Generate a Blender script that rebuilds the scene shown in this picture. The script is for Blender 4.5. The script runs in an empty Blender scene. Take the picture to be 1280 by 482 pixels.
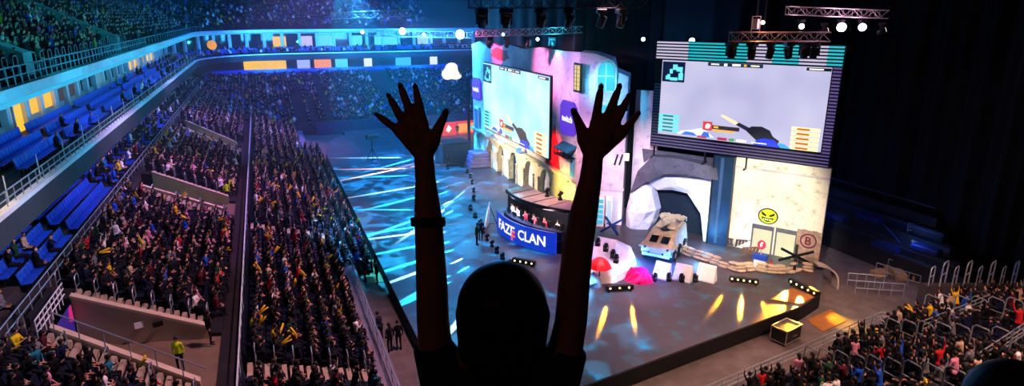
import bpy, bmesh, math, random
import numpy as np
from mathutils import Vector, Matrix, Quaternion
# ---------------------------------------------------------------- camera, world, lights
SC = bpy.context.scene
COL = SC.collection
rnd = random.Random(7)
FPX = 780.0; PITCH = math.atan(225/780); YAW = math.radians(21.5); CH = 20.0
cam_d = bpy.data.cameras.new('camera'); cam_d.sensor_width = 36; cam_d.lens = FPX/1280*36
cam_d.clip_end = 600; cam_d.clip_start = 0.05
cam = bpy.data.objects.new('camera', cam_d); COL.objects.link(cam)
cam.location = (0, 0, CH); cam.rotation_euler = (math.pi/2-PITCH, 0, -YAW)
SC.camera = cam
SC.view_settings.view_transform = 'Standard'; SC.view_settings.look = 'None'
SC.view_settings.exposure = 0.18; SC.view_settings.gamma = 1.0; SC.view_settings.use_curve_mapping = False
W = bpy.data.worlds.new('world'); SC.world = W; W.use_nodes = True
W.node_tree.nodes['Background'].inputs[0].default_value = (0.02, 0.035, 0.08, 1)
W.node_tree.nodes['Background'].inputs[1].default_value = 0.12

def hexc(h):
    h = h.lstrip('#'); r = [int(h[i:i+2], 16)/255 for i in (0, 2, 4)]
    return tuple((c/12.92 if c <= .04045 else ((c+.055)/1.055)**2.4) for c in r)
def aim(o, target):
    d = Vector(target)-o.location
    o.rotation_euler = d.to_track_quat('-Z', 'Y').to_euler()
def spot(loc, target, watts, color, angle=40, blend=.6, size=.3, name='spot_light'):
    l = bpy.data.lights.new(name, 'SPOT'); l.energy = watts; l.color = color
    l.spot_size = math.radians(angle); l.spot_blend = blend; l.shadow_soft_size = size
    o = bpy.data.objects.new(name, l); COL.objects.link(o); o.location = loc; aim(o, target); return o
def area(loc, target, watts, color, sx=4, sy=4, name='area_light'):
    l = bpy.data.lights.new(name, 'AREA'); l.energy = watts; l.color = color; l.shape = 'RECTANGLE'; l.size = sx; l.size_y = sy
    o = bpy.data.objects.new(name, l); COL.objects.link(o); o.location = loc; aim(o, target); return o
def point(loc, watts, color, size=.2, name='point_light'):
    l = bpy.data.lights.new(name, 'POINT'); l.energy = watts; l.color = color; l.shadow_soft_size = size
    o = bpy.data.objects.new(name, l); COL.objects.link(o); o.location = loc; return o
BLUE = (.02, .16, 1); CYAN = (.03, .55, 1); TEAL = (.02, .8, 1); PINK = (1, .22, .75); MAG = (1, .05, .35)
WARM = (1, .72, .42); AMBER = (1, .5, .06); VIO = (.45, .15, 1); WHITE = (1, .95, .9); RED = (1, .06, .04)
# crowd wash: warm pink near, violet then blue towards the far end
spot((12, 30, 30), (-4, 33, 2), 34000, (1, .5, .66), 60, .5, 1.2, 'crowd_wash')
spot((12, 62, 31), (-4, 62, 2), 48000, (.95, .36, 1), 56, .5, 1.2, 'crowd_wash')
spot((12, 96, 31), (-2, 98, 2), 70000, (.45, .25, 1), 60, .5, 1.2, 'crowd_wash')
area((20, 126, 30), (22, 140, 4), 13000, (.02, .12, 1), 20, 10, 'far_wash')
area((22, 100, 27), (20, 157, 14), 17000, (.01, .22, 1), 14, 6, 'far_wash')
spot((30, 8, 27), (31, 21, 2), 34000, (1, .56, .46), 62, .6, 1.2, 'near_stand_wash')
# stage floor
for (x, y, w, c) in ((14, 50, 900, (.02, .5, 1)), (16, 68, 3200, (.02, .35, 1)), (20, 86, 8000, (.01, .2, 1))):
    spot((x, y, 21), (x+1, y, 0), w*4, c, 75, .9, 1.0, 'floor_wash')
spot((20, 48, 21), (19, 45, 0), 10000, (.85, .35, 1), 60, .9, 1, 'floor_wash')
spot((24, 42, 21), (25, 36, 0), 17000, (1, .5, .55), 60, .9, 1, 'floor_wash')
spot((34, 38, 20), (31, 34, 0), 7000, (1, .6, .45), 70, .9, 1, 'floor_wash')
# facade washes
spot((10, 74, 20), (27.5, 75, 15.3), 60000, (1, .03, .3), 15, .8, .5, 'facade_wash')
spot((10, 62, 20), (27.5, 60, 14.5), 42000, (1, .22, .6), 26, .8, .5, 'facade_wash')
spot((10, 52, 19), (28, 54, 13), 30000, (.7, .35, 1), 28, .8, .5, 'facade_wash')
spot((12, 60, 14), (27.5, 57.3, 6.2), 45000, (1, .04, .03), 14, .8, .4, 'facade_wash')
spot((12, 92, 16), (27.5, 82, 9), 55000, (.04, .25, 1), 24, .8, .5, 'facade_wash')
spot((14, 66, 9), (27.5, 69, 2), 26000, (1, .76, .48), 75, .9, .5, 'arcade_wash')
spot((16, 56, 9), (27.5, 55, 2.5), 16000, (1, .8, .1), 30, .9, .5, 'arcade_wash')
spot((13, 42, 16), (29, 51, 5), 30000, (1, .5, .7), 34, .9, .5, 'facade_wash')
spot((16, 46, 19), (29.5, 51, 13), 36000, (.1, .55, 1), 18, .9, .5, 'facade_wash')
# right wall
spot((22, 22, 19), (37.5, 39, 4.5), 62000, (1, .93, .7), 27, .8, .5, 'set_wash')
spot((18, 26, 19), (33, 47, 5), 75000, (.75, .76, 1), 26, .8, .5, 'set_wash')
spot((22, 36, 18), (25, 37, 0), 20000, (.7, .6, 1), 26, .8, .4, 'set_wash')
spot((26, 30, 18), (33, 38.5, 0), 20000, (1, .72, .6), 28, .8, .4, 'set_wash')

# ---------------------------------------------------------------- pixel to place
Fv = Vector((math.sin(YAW)*math.cos(PITCH), math.cos(YAW)*math.cos(PITCH), -math.sin(PITCH)))
Uv = Vector((math.sin(YAW)*math.sin(PITCH), math.cos(YAW)*math.sin(PITCH), math.cos(PITCH)))
Rv = Vector((math.cos(YAW), -math.sin(YAW), 0)); C0 = Vector((0, 0, CH))
def rayd(px, py): return Fv+Rv*((px-640)/FPX)+Uv*((241-py)/FPX)
def G(px, py, z=0.0):
    d = rayd(px, py); return C0+d*((z-CH)/d.z)
def VX(px, py, x=27.5):
    d = rayd(px, py); return C0+d*(x/d.x)
def DD(px, py, dep): return C0+rayd(px, py)*dep
def PL(px, py, Q, n):
    d = rayd(px, py); return C0+d*((Q-C0).dot(n)/d.dot(n))

# ---------------------------------------------------------------- materials
MATS = {}
def mat(name, color, rough=.7, var=.25, scale=3.0, metal=0.0, emit=None, estr=0.0, bump=0.0, color2=None, coords='Object', spec=.3):
    if name in MATS: return MATS[name]
    m = bpy.data.materials.new(name); m.use_nodes = True; nt = m.node_tree; b = nt.nodes['Principled BSDF']
    b.inputs['Roughness'].default_value = rough; b.inputs['Metallic'].default_value = metal
    b.inputs['Specular IOR Level'].default_value = spec
    tc = nt.nodes.new('ShaderNodeTexCoord'); nz = nt.nodes.new('ShaderNodeTexNoise'); nz.inputs['Scale'].default_value = scale
    nz.inputs['Detail'].default_value = 4
    nt.links.new(tc.outputs[coords], nz.inputs['Vector'])
    rp = nt.nodes.new('ShaderNodeValToRGB'); rp.color_ramp.elements[0].position = .35; rp.color_ramp.elements[1].position = .65
    c2 = color2 or tuple(c*(1-var) for c in color)
    rp.color_ramp.elements[0].color = (*c2, 1); rp.color_ramp.elements[1].color = (*color, 1)
    nt.links.new(nz.outputs['Fac'], rp.inputs['Fac']); nt.links.new(rp.outputs['Color'], b.inputs['Base Color'])
    if bump:
        bp = nt.nodes.new('ShaderNodeBump'); bp.inputs['Strength'].default_value = bump; bp.inputs['Distance'].default_value = .05
        nt.links.new(nz.outputs['Fac'], bp.inputs['Height']); nt.links.new(bp.outputs['Normal'], b.inputs['Normal'])
    if emit is not None:
        b.inputs['Emission Color'].default_value = (*emit, 1); b.inputs['Emission Strength'].default_value = estr
    MATS[name] = m; return m
def glow(name, color, s):
    if name in MATS: return MATS[name]
    m = bpy.data.materials.new(name); m.use_nodes = True; nt = m.node_tree; b = nt.nodes['Principled BSDF']
    b.inputs['Base Color'].default_value = (.02, .02, .02, 1); b.inputs['Roughness'].default_value = .6
    tc = nt.nodes.new('ShaderNodeTexCoord'); nz = nt.nodes.new('ShaderNodeTexNoise'); nz.inputs['Scale'].default_value = .6
    nt.links.new(tc.outputs['Object'], nz.inputs['Vector'])
    mr = nt.nodes.new('ShaderNodeMapRange'); mr.inputs['To Min'].default_value = s*.85; mr.inputs['To Max'].default_value = s*1.15
    nt.links.new(nz.outputs['Fac'], mr.inputs['Value']); nt.links.new(mr.outputs['Result'], b.inputs['Emission Strength'])
    b.inputs['Emission Color'].default_value = (*color, 1)
    MATS[name] = m; return m
def plaster(name, c1, c2, c3, scale=.35, bump=.4, rough=.85):
    if name in MATS: return MATS[name]
    m = mat(name, c1, rough, scale=scale, color2=c2, bump=bump, coords='Object'); nt = m.node_tree; b = nt.nodes['Principled BSDF']
    src = b.inputs['Base Color'].links[0].from_socket
    tc = nt.nodes.new('ShaderNodeTexCoord'); v = nt.nodes.new('ShaderNodeTexNoise'); v.inputs['Scale'].default_value = scale*4; v.inputs['Detail'].default_value = 8; v.inputs['Roughness'].default_value = .7
    nt.links.new(tc.outputs['Object'], v.inputs['Vector'])
    r = nt.nodes.new('ShaderNodeValToRGB'); r.color_ramp.elements[0].position = .52; r.color_ramp.elements[1].position = .68
    nt.links.new(v.outputs['Fac'], r.inputs['Fac'])
    mx = nt.nodes.new('ShaderNodeMixRGB'); mx.inputs[2].default_value = (*c3, 1)
    nt.links.new(r.outputs['Color'], mx.inputs[0]); nt.links.new(src, mx.inputs[1]); nt.links.new(mx.outputs[0], b.inputs['Base Color'])
    return m
def objcol(name, rough=.85):
    if name in MATS: return MATS[name]
    m = bpy.data.materials.new(name); m.use_nodes = True; nt = m.node_tree; b = nt.nodes['Principled BSDF']; b.inputs['Roughness'].default_value = rough
    b.inputs['Specular IOR Level'].default_value = .15
    oi = nt.nodes.new('ShaderNodeObjectInfo'); tc = nt.nodes.new('ShaderNodeTexCoord'); nz = nt.nodes.new('ShaderNodeTexNoise'); nz.inputs['Scale'].default_value = 14
    nt.links.new(tc.outputs['Object'], nz.inputs['Vector'])
    mr = nt.nodes.new('ShaderNodeMapRange'); mr.inputs['To Min'].default_value = .6; mr.inputs['To Max'].default_value = 1.3
    nt.links.new(nz.outputs['Fac'], mr.inputs['Value'])
    vm = nt.nodes.new('ShaderNodeVectorMath'); vm.operation = 'SCALE'
    nt.links.new(oi.outputs['Color'], vm.inputs[0]); nt.links.new(mr.outputs['Result'], vm.inputs['Scale'])
    nt.links.new(vm.outputs[0], b.inputs['Base Color']); MATS[name] = m; return m
def attrcol(name):
    if name in MATS: return MATS[name]
    m = bpy.data.materials.new(name); m.use_nodes = True; nt = m.node_tree; b = nt.nodes['Principled BSDF']; b.inputs['Roughness'].default_value = .85
    b.inputs['Specular IOR Level'].default_value = .15
    at = nt.nodes.new('ShaderNodeAttribute'); at.attribute_name = 'tint'; nt.links.new(at.outputs['Color'], b.inputs['Base Color']); MATS[name] = m; return m

# ---------------------------------------------------------------- mesh building
class MB:
    def __init__(s, M=None): s.v = []; s.f = []; s.mi = []; s.M = M; s.k = 0
    def add(s, vs, fs, M=None):
        n = len(s.v); T = s.M if M is None else (M if s.M is None else s.M @ M)
        for p in vs: s.v.append(tuple(T @ Vector(p)) if T is not None else tuple(p))
        for f in fs: s.f.append(tuple(i+n for i in f)); s.mi.append(s.k)
        return s
    def box(s, c, d, rz=0, M=None, bev=0):
        x, y, z = d[0]/2, d[1]/2, d[2]/2
        T = Matrix.Translation(c) @ Matrix.Rotation(rz, 4, 'Z')
        if M is not None: T = T @ M
        if bev:
            e = bev; vs = []
            for zz, q in ((-z, e), (-z+e, 0), (z-e, 0), (z, e)):
                for sx, sy in ((-1, -1), (1, -1), (1, 1), (-1, 1)): vs.append((sx*(x-q), sy*(y-q), zz))
            fs = [(3, 2, 1, 0), (12, 13, 14, 15)]
            for k in range(3):
                for i in range(4): a = k*4+i; b = k*4+(i+1) % 4; fs.append((a, b, b+4, a+4))
            return s.add(vs, fs, T)
        vs = [(-x, -y, -z), (x, -y, -z), (x, y, -z), (-x, y, -z), (-x, -y, z), (x, -y, z), (x, y, z), (-x, y, z)]
        return s.add(vs, [(3, 2, 1, 0), (4, 5, 6, 7), (0, 1, 5, 4), (1, 2, 6, 5), (2, 3, 7, 6), (3, 0, 4, 7)], T)
    def bb(s, a, b):
        a = [min(p, q) for p, q in zip(a, b)], [max(p, q) for p, q in zip(a, b)]
        lo, hi = a; return s.box([(l+h)/2 for l, h in zip(lo, hi)], [h-l for l, h in zip(lo, hi)])
    def prism(s, poly, d, M=None):
        """poly: list of 3D points; extruded along vector d"""
        n = len(poly); d = Vector(d); P = [Vector(p) for p in poly]
        vs = [tuple(p) for p in P]+[tuple(p+d) for p in P]
        fs = [tuple(range(n))[::-1], tuple(range(n, 2*n))]+[(i, (i+1) % n, n+(i+1) % n, n+i) for i in range(n)]
        return s.add(vs, fs, M)
    def plan(s, poly, z0, z1): return s.prism([(x, y, z0) for x, y in poly], (0, 0, z1-z0))
    def tube(s, pts, r, n=6, M=None, cap=True):
        pts = [Vector(p) for p in pts]; rs = r if isinstance(r, (list, tuple)) else [r]*len(pts); vs = []; fs = []
        pv = None
        for i, p in enumerate(pts):
            t = (pts[min(i+1, len(pts)-1)]-pts[max(i-1, 0)]).normalized()
            if pv is None:
                ref = Vector((0, 0, 1)) if abs(t.z) < .9 else Vector((1, 0, 0)); x = t.cross(ref).normalized()
            else: x = (pv-t*pv.dot(t)); x = x.normalized() if x.length > 1e-6 else t.orthogonal().normalized()
            pv = x; y = t.cross(x)
            for k in range(n):
                a = 2*math.pi*k/n; vs.append(tuple(p+(x*math.cos(a)+y*math.sin(a))*rs[i]))
        for i in range(len(pts)-1):
            for k in range(n): a = i*n+k; b = i*n+(k+1) % n; fs.append((a, b, b+n, a+n))
        if cap: fs.append(tuple(range(n))[::-1]); fs.append(tuple(range(len(vs)-n, len(vs))))
        return s.add(vs, fs, M)
    def lathe(s, prof, c=(0, 0, 0), n=12, M=None):
        vs = []; fs = []
        for r, z in prof:
            for k in range(n): a = 2*math.pi*k/n; vs.append((r*math.cos(a), r*math.sin(a), z))
        for i in range(len(prof)-1):
            for k in range(n): a = i*n+k; b = i*n+(k+1) % n; fs.append((a, b, b+n, a+n))
        fs.append(tuple(range(n))[::-1]); fs.append(tuple(range(len(vs)-n, len(vs))))
        T = Matrix.Translation(c) if M is None else Matrix.Translation(c) @ M
        return s.add(vs, fs, T)
    def ball(s, c, r, n=10, m=6, M=None):
        r3 = r if isinstance(r, (tuple, list)) else (r, r, r)
        prof = [(max(1e-4, math.sin(math.pi*i/m)), -math.cos(math.pi*i/m)) for i in range(m+1)]
        T = Matrix.Diagonal((*r3, 1)) if M is None else M @ Matrix.Diagonal((*r3, 1))
        return s.lathe(prof, c, n, T)
    def grid(s, fn, nu, nv):
        vs = [tuple(fn(i/nu, j/nv)) for i in range(nu+1) for j in range(nv+1)]
        fs = [(i*(nv+1)+j, (i+1)*(nv+1)+j, (i+1)*(nv+1)+j+1, i*(nv+1)+j+1) for i in range(nu) for j in range(nv)]
        return s.add(vs, fs)
    def build(s, name, mats, parent=None, smooth=False, origin=None):
        if not isinstance(mats, (list, tuple)): mats = [mats]
        me = bpy.data.meshes.new(name)
        if origin is None:
            if parent is not None: origin = Vector((0, 0, 0))
            else:
                xs = np.array(s.v); origin = Vector(((xs[:, 0].min()+xs[:, 0].max())/2, (xs[:, 1].min()+xs[:, 1].max())/2, xs[:, 2].min()))
        base = Vector(parent['_b']) if parent is not None else Vector(origin)
        me.from_pydata([tuple(Vector(p)-base) for p in s.v], [], s.f)
        for m in mats: me.materials.append(m)
        if len(mats) > 1: me.polygons.foreach_set('material_index', s.mi)
        bm = bmesh.new(); bm.from_mesh(me); bmesh.ops.recalc_face_normals(bm, faces=bm.faces); bm.to_mesh(me); bm.free()
        if smooth: me.polygons.foreach_set('use_smooth', [True]*len(me.polygons))
        o = bpy.data.objects.new(name, me); COL.objects.link(o)
        if parent is not None: o.parent = parent
        else: o.location = base
        o['_b'] = tuple(base); return o
def thing(name, label, cat, loc, group=None):
    o = bpy.data.objects.new(name, None); COL.objects.link(o); o.location = loc; o.empty_display_size = .3
    o['_b'] = tuple(loc); o['label'] = label; o['category'] = cat
    if group: o['group'] = group
    return o
def tag(o, label, cat, group=None, kind=None):
    o['label'] = label; o['category'] = cat
    if group: o['group'] = group
    if kind: o['kind'] = kind
    return o
def struct(o, label=None):
    o['kind'] = 'structure'
    if label: o['label'] = label
    return o
def dup(root, loc, rz=None, label=None, color=None, group=None):
    r = root.copy(); COL.objects.link(r); r.location = loc
    if rz is not None: r.rotation_euler = (0, 0, rz)
    if label: r['label'] = label
    if group: r['group'] = group
    if color is not None: r.color = (*color, 1)
    for ch in list(root.children):
        c = ch.copy(); COL.objects.link(c); c.parent = r
        for g in ch.children:
            d = g.copy(); COL.objects.link(d); d.parent = c
    return r
ORD = ['first', 'second', 'third', 'fourth', 'fifth', 'sixth', 'seventh', 'eighth', 'ninth', 'tenth', 'eleventh', 'twelfth', 'thirteenth', 'fourteenth', 'fifteenth', 'sixteenth', 'seventeenth', 'eighteenth', 'nineteenth', 'twentieth']
TENS = {2: 'twenty', 3: 'thirty', 4: 'forty', 5: 'fifty', 6: 'sixty', 7: 'seventy', 8: 'eighty', 9: 'ninety'}
def nth(i):
    if i < 20: return ORD[i]
    n = i+1
    if n >= 100: return 'hundred-and-'+nth(n-101) if n > 100 else 'hundredth'
    t, u = divmod(n, 10)
    return TENS[t][:-1]+'ieth' if u == 0 else TENS[t]+'-'+ORD[u-1]

M_conc = mat('concrete', hexc('6b5f5a'), .9, .3, 1.2, bump=.2)
M_concl = mat('pale_concrete', hexc('b59f86'), .85, .25, 1.5)
M_terr = mat('terrace_concrete', hexc('3a3436'), .9, .3, 1.0)
M_steel = mat('brushed_steel', hexc('b8b4b0'), .35, .2, 6, metal=.6)
M_rail = mat('rail_paint', hexc('9aa0a8'), .4, .2, 5, metal=.4)
M_black = mat('black_metal', hexc('15151a'), .5, .4, 6, metal=.2)
M_fascia = mat('dark_fascia', hexc('35363c'), .7, .25, .8)
M_white = mat('white_paint', hexc('d8dadc'), .5, .1, 1)
M_ring = mat('ring_white', hexc('dfe6ea'), .45, .12, 1)
M_blueseat = mat('blue_seat_plastic', hexc('1c4fd0'), .45, .25, 3)
M_darkwall = mat('dark_wall', hexc('1a1c22'), .9, .3, .3)
M_drape = mat('black_drape', hexc('0d0f14'), .95, .4, .4)
M_skirt = mat('stage_skirt', hexc('101014'), .9, .3, 1)
M_glass = mat('suite_glass', hexc('20303a'), .08, .2, .6, spec=.8)
# ---------------------------------------------------------------- large structure
mb = MB(); mb.plan([(-60, -6), (62, -6), (62, 175), (-60, 175)], -1.6, -1.2); struct(mb.build('floor', M_conc), 'grey concrete arena floor around the raised stage')
mb = MB(); mb.plan([(-60, -6), (62, -6), (62, 190), (-60, 190)], 36, 36.5); struct(mb.build('ceiling', M_darkwall), 'dark arena ceiling')
mb = MB(); mb.plan([(-60, 176), (62, 176), (62, 177), (-60, 177)], -1.2, 36); struct(mb.build('wall_far', M_darkwall), 'dark arena wall behind the far upper tier')
mb = MB(); mb.plan([(-40, -6), (-39, -6), (-39, 176), (-40, 176)], -1.2, 36); struct(mb.build('wall_left', M_darkwall), 'dark arena wall behind the left upper tier')
# stage floor in brown with teal splotches
m = plaster('stage_floor_splotched', hexc('4a3e42'), hexc('3a3036'), hexc('1c6a80'), .16, .05, .42)
MATS['stage_floor_splotched'].node_tree.nodes['Principled BSDF'].inputs['Specular IOR Level'].default_value = .5
A = G(1000, 382.5); B = G(840, 441); d = (B-A).normalized(); E_ = A+d*((7.5-A.x)/d.x)
back = G(1030, 333)
poly = [(7.5, E_.y), (A.x, A.y), (G(1026, 366).x, G(1026, 366).y), (42.5, 36), (44, 41), (38, 60), (34, 112), (12, 112)]
for px, py in ((432, 167.6), (418, 172), (410, 180)):
    g = G(px, py); poly.append((g.x, g.y))
poly.append((7.5, 94))
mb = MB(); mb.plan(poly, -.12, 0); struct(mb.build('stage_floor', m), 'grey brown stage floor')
mb = MB(); mb.plan([(x*1.0, y) for x, y in poly], -1.2, -.12); struct(mb.build('stage_skirt', M_skirt), 'black skirt around the stage edge')
STAGE = poly
# brown plywood sheets laid at the stage corner
M_ply = mat('plywood', hexc('a5672c'), .6, .25, 2)
def sheet(pxs, z, label):
    P = [G(x, y, z) for x, y in pxs]; q = MB(); q.prism([tuple(p) for p in P], (0, 0, .05)); return tag(q.build('plywood_or_lit_patch', M_ply), label, 'board')  # also lays the tan sheet that stands for light on the concrete
sheet(((962, 374), (990, 360), (1018, 371), (1001, 380)), .0, 'plywood sheet on the stage floor in front of the footlight bar')
sheet(((1008, 400), (1038, 387), (1058, 401), (1028, 415)), -1.2, 'plywood sheet on the concrete beside the stage corner')
# left lower bowl: terraces
M_ter = mat('terrace_step', hexc('262024'), .9, .35, 1.0)
def lerp(a, b, t): return a+(b-a)*t
VOMS = [((34.3, 30.3), (38.5, 36.7)), ((63, 60.5), (68.5, 65)), ((95.5, 89), (101, 93.5))]   # (near edge at back, at front), (far edge at back, at front)
def vt(v): return (v+3.8)/(-10.6+3.8)       # 0 at aisle, 1 at back
def vom_span(k, v):
    t = vt(v); (nb, nf), (fb, ff) = VOMS[k]; return lerp(nf, nb, t), lerp(ff, fb, t)
ROWD, RHA, ROWH = .95, .28, .32
rowsA = [(4.2-ROWD*i, RHA*i) for i in range(7)]              # front edge v, tread z
ZB0 = 2.1
rowsB = [(-3.8-ROWD*j, ZB0+ROWH*j) for j in range(9)]
U0, U1 = 12, 117
mbA = MB()
for v, z in rowsA: mbA.plan([(v, U0), (v, U1), (v-ROWD, U1), (v-ROWD, U0)], -1.2, z)
mbL = MB(); mbL.plan([(5.5, U0), (5.5, U1), (4.2, U1), (4.2, U0)], -1.2, -.3); struct(mbL.build('ledge', mat('ledge_grey', hexc('7a7080'), .8, .2, 1.5)), 'grey ledge in front of the first row of the lower terrace')
mbA.plan([(-2.6, U0), (-2.6, U1), (-3.8, U1), (-3.8, U0)], -1.2, 1.9)
struct(mbA.build('terrace_lower', M_ter), 'stepped concrete terrace beside the stage')
mbB = MB()
edges = [('s', 12)]
for v, z in rowsB:
    cuts_f = [U0]; cuts_b = [U0]
    for k in range(3):
        a, b = vom_span(k, v); cuts_f += [a, b]; a, b = vom_span(k, v-ROWD); cuts_b += [a, b]
    cuts_f.append(U1+30); cuts_b.append(U1+30)
    for i in range(0, len(cuts_f), 2):
        if v < -11: # rear rows run over the tunnel
            pass
        mbB.plan([(v, cuts_f[i]), (v, cuts_f[i+1]), (v-ROWD, cuts_b[i+1]), (v-ROWD, cuts_b[i])], -1.2, z)
struct(mbB.build('terrace_upper', M_ter), 'stepped concrete terrace below the balcony')
mb = MB(); FLR = [(7.0, -.95), (6.1, -.75), (5.2, -.5)]
for v, z in FLR: mb.plan([(v, 50), (v, 101), (v-.9, 101), (v-.9, 50)], -1.2, z)
struct(mb.build('terrace_front', M_ter), 'low extra rows between the lower terrace and the stage')
# platform under the balcony with three seat steps
mb = MB(); mb.plan([(-12.3, U0), (-12.3, 160), (-13.4, 160), (-13.4, U0)], 2, 5.4)
mb.plan([(-13.4, U0), (-13.4, 160), (-14.5, 160), (-14.5, U0)], 2, 5.85); mb.plan([(-14.5, U0), (-14.5, 160), (-19, 160), (-19, U0)], 2, 6.3)
mb.bb((-19, U0, 6.3), (-19.3, 160, 10.5))
struct(mb.build('terrace_rear', M_terr), 'dark platform under the balcony')
# far stand
NF = 34; FD, FH = .97, .18
mb = MB()
far_rows = [(117+FD*i, .3+FH*i) for i in range(NF)]
for u, z in far_rows: mb.plan([(-12.2, u), (46, u), (46, u+FD), (-12.2, u+FD)], -1.2, z)
mb.bb((-12.2, 150, -1.2), (46, 166, 6.6))
struct(mb.build('terrace_far', M_terr), 'stepped terrace at the far end')
mb = MB(); mb.bb((8, 116, -1.2), (46, 116.4, 1.2)); struct(mb.build('trim_1', mat('far_board', hexc('28305a'), .5, .2, 1)), 'low board in front of the far terrace')
# rings: path of the balcony edge
def ringpath(off=0, n=8):
    pts = [(-12-off, 14)]; R = 17
    pts += [(-12-off, y) for y in range(24, 140, 10)]
    for i in range(n+1):
        a = math.pi-(math.pi/2)*i/n
        pts.append((-12+R+(R+off)*math.cos(a), 140+(R+off)*math.sin(a)))
    pts += [(x, 157+off) for x in range(15, 60, 10)]
    return pts
def ringslab(name, o0, o1, z0, z1, m, label, parent=None):
    a = ringpath(o0); b = ringpath(o1); q = MB(); n = len(a)
    vs = [(x, y, z0) for x, y in a]+[(x, y, z1) for x, y in a]+[(x, y, z0) for x, y in b]+[(x, y, z1) for x, y in b]
    fs = []
    for i in range(n-1): fs += [(i, i+1, n+i+1, n+i), (n+i, n+i+1, 3*n+i+1, 3*n+i), (3*n+i, 3*n+i+1, 2*n+i+1, 2*n+i), (2*n+i, 2*n+i+1, i+1, i)]
    fs += [(0, n, 3*n, 2*n), (n-1, 3*n-1, 4*n-1, 2*n-1)][:1]
    q.add(vs, fs); o = q.build(name, m)
    return struct(o, label)
ringslab('balcony_fascia', 0, .3, 9.5, 10.75, M_fascia, 'dark grey fascia band of the lower balcony')
ringslab('trim_2', -.08, .35, 10.75, 10.98, M_ring, 'white edge strip on top of the lower balcony fascia')
ringslab('balcony_floor', .3, 6.5, 10.3, 10.6, M_fascia, 'lower balcony floor')
ringslab('balcony_step', 2.6, 3.6, 10.6, 10.85, M_fascia, 'second seat step of the lower balcony')
ringslab('balcony_step', 3.6, 6.5, 10.6, 11.1, M_fascia, 'third seat step of the lower balcony')
ringslab('upper_ring', 0, .6, 15.45, 16.3, M_ring, 'white upper ring beam above the balcony suites')
ringslab('trim_3', -.12, .1, 16.18, 16.34, M_ring, 'white lip on the upper ring beam')
ringslab('trim_5', -.06, .0, 15.5, 15.72, glow('ring_led', (.05, .6, 1), .6), 'cyan light strip along the upper ring beam')
ringslab('upper_ring_soffit', .6, 6.2, 15.6, 16.0, M_white, 'white soffit behind the upper ring beam')
ringslab('wall_suites', 6.2, 6.5, 12.0, 15.6, M_glass, 'dark glass front of the suites')
ringslab('wall_suites_base', 6.0, 6.5, 10.6, 12.0, M_white, 'white sill wall behind the balcony seats')
# suite columns and lit rooms
q = MB(); qs = ringpath(5.9, 8)
def along(path, step, y0=0):
    out = []; acc = y0
    for (x0, y0_), (x1, y1_) in zip(path, path[1:]):
        L = math.hypot(x1-x0, y1_-y0_)
        while acc < L: t = acc/L; out.append((x0+(x1-x0)*t, y0_+(y1_-y0_)*t, math.atan2(y1_-y0_, x1-x0))); acc += step
        acc -= L
    return out
for i, (x, y, a) in enumerate(along(qs, 4.0, 2)):
    if y < 50: continue
    c = MB(); c.box((x, y, 13.1), (.7, .5, 5.0), a); struct(c.build('wall_pier', M_ring), 'white pier between suite windows')
for i, (p0, p1, c, nm, zb) in enumerate(((31, 66, 'ffb420', 'yellow', 12.0), (70, 98, '6b4a38', 'brown', 12.0), (9, 27, 'ffc030', 'orange', 11.1), (112, 124, '7fd8f0', 'cyan', 12), (158, 172, 'ffc048', 'amber', 12.0), (180, 192, 'ffd060', 'gold', 12.0))):
    y0 = VX(p0, 120 if p0 < 100 else 78, -18.0).y; y1 = VX(p1, 110 if p0 < 100 else 74, -18.0).y
    q = MB(); q.bb((-18.05, y0, zb), (-17.95, y1, 15.2)); nmm = 'window_%d' % (i+1) if zb > 11.5 else 'door_1'
    struct(q.build(nmm, glow('suite_'+nm, hexc(c), 1.0 if nm in ('yellow', 'orange', 'amber', 'gold') else .3)), '%s lit suite opening above the balcony seats' % nm)
    q = MB(); q.bb((-17.95, y0-.2, zb-.15), (-17.8, y0, 15.3)); q.bb((-17.95, y1, zb-.15), (-17.8, y1+.2, 15.3)); struct(q.build('trim_%d' % (30+i), M_white), 'white frame of the %s suite opening' % nm)
for i, (x0, x1, zz, c, nm) in enumerate(((-1, 6, 12.2, 'ffc32a', 'yellow'), (9, 12, 12.2, 'c8c0ff', 'lilac'), (13, 17, 12.2, '60e0ff', 'cyan'), (21, 24, 12.2, '50c8ff', 'cyan'), (27, 33, 12.2, '60c8ff', 'cyan'), (38, 42, 12.2, 'a0d8ff', 'pale'))):
    q = MB(); q.bb((x0, 163.0, zz), (x1, 163.1, 14.6))
    struct(q.build('window_%d' % (i+6), glow('suite_far_'+nm, hexc(c), .9)), '%s lit suite window at the far end of the hall' % nm)
for i, (x0, x1, c, nm) in enumerate(((-4, 5.5, 'ffc81e', 'yellow'), (8, 11, 'a8b8ff', 'lilac'), (12, 16, 'ff9a5a', 'orange'), (17, 20, '58e0ff', 'cyan'), (24, 26, 'e8f4ff', 'white'), (32, 36, '48c0ff', 'cyan'), (41, 43, 'e8f4ff', 'white'))):
    q = MB(); q.bb((x0, 162.7, 6.9), (x1, 162.8, 9.0))
    struct(q.build('window_%d' % (i+12), glow('concourse_'+nm+str(i), hexc(c), .9)), '%s lit concourse window under the far balcony' % nm)
mb = MB(); mb.bb((-16, 163, 6.6), (50, 163.3, 10.3)); struct(mb.build('wall_concourse', M_fascia), 'wall at the back of the far terrace')
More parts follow.
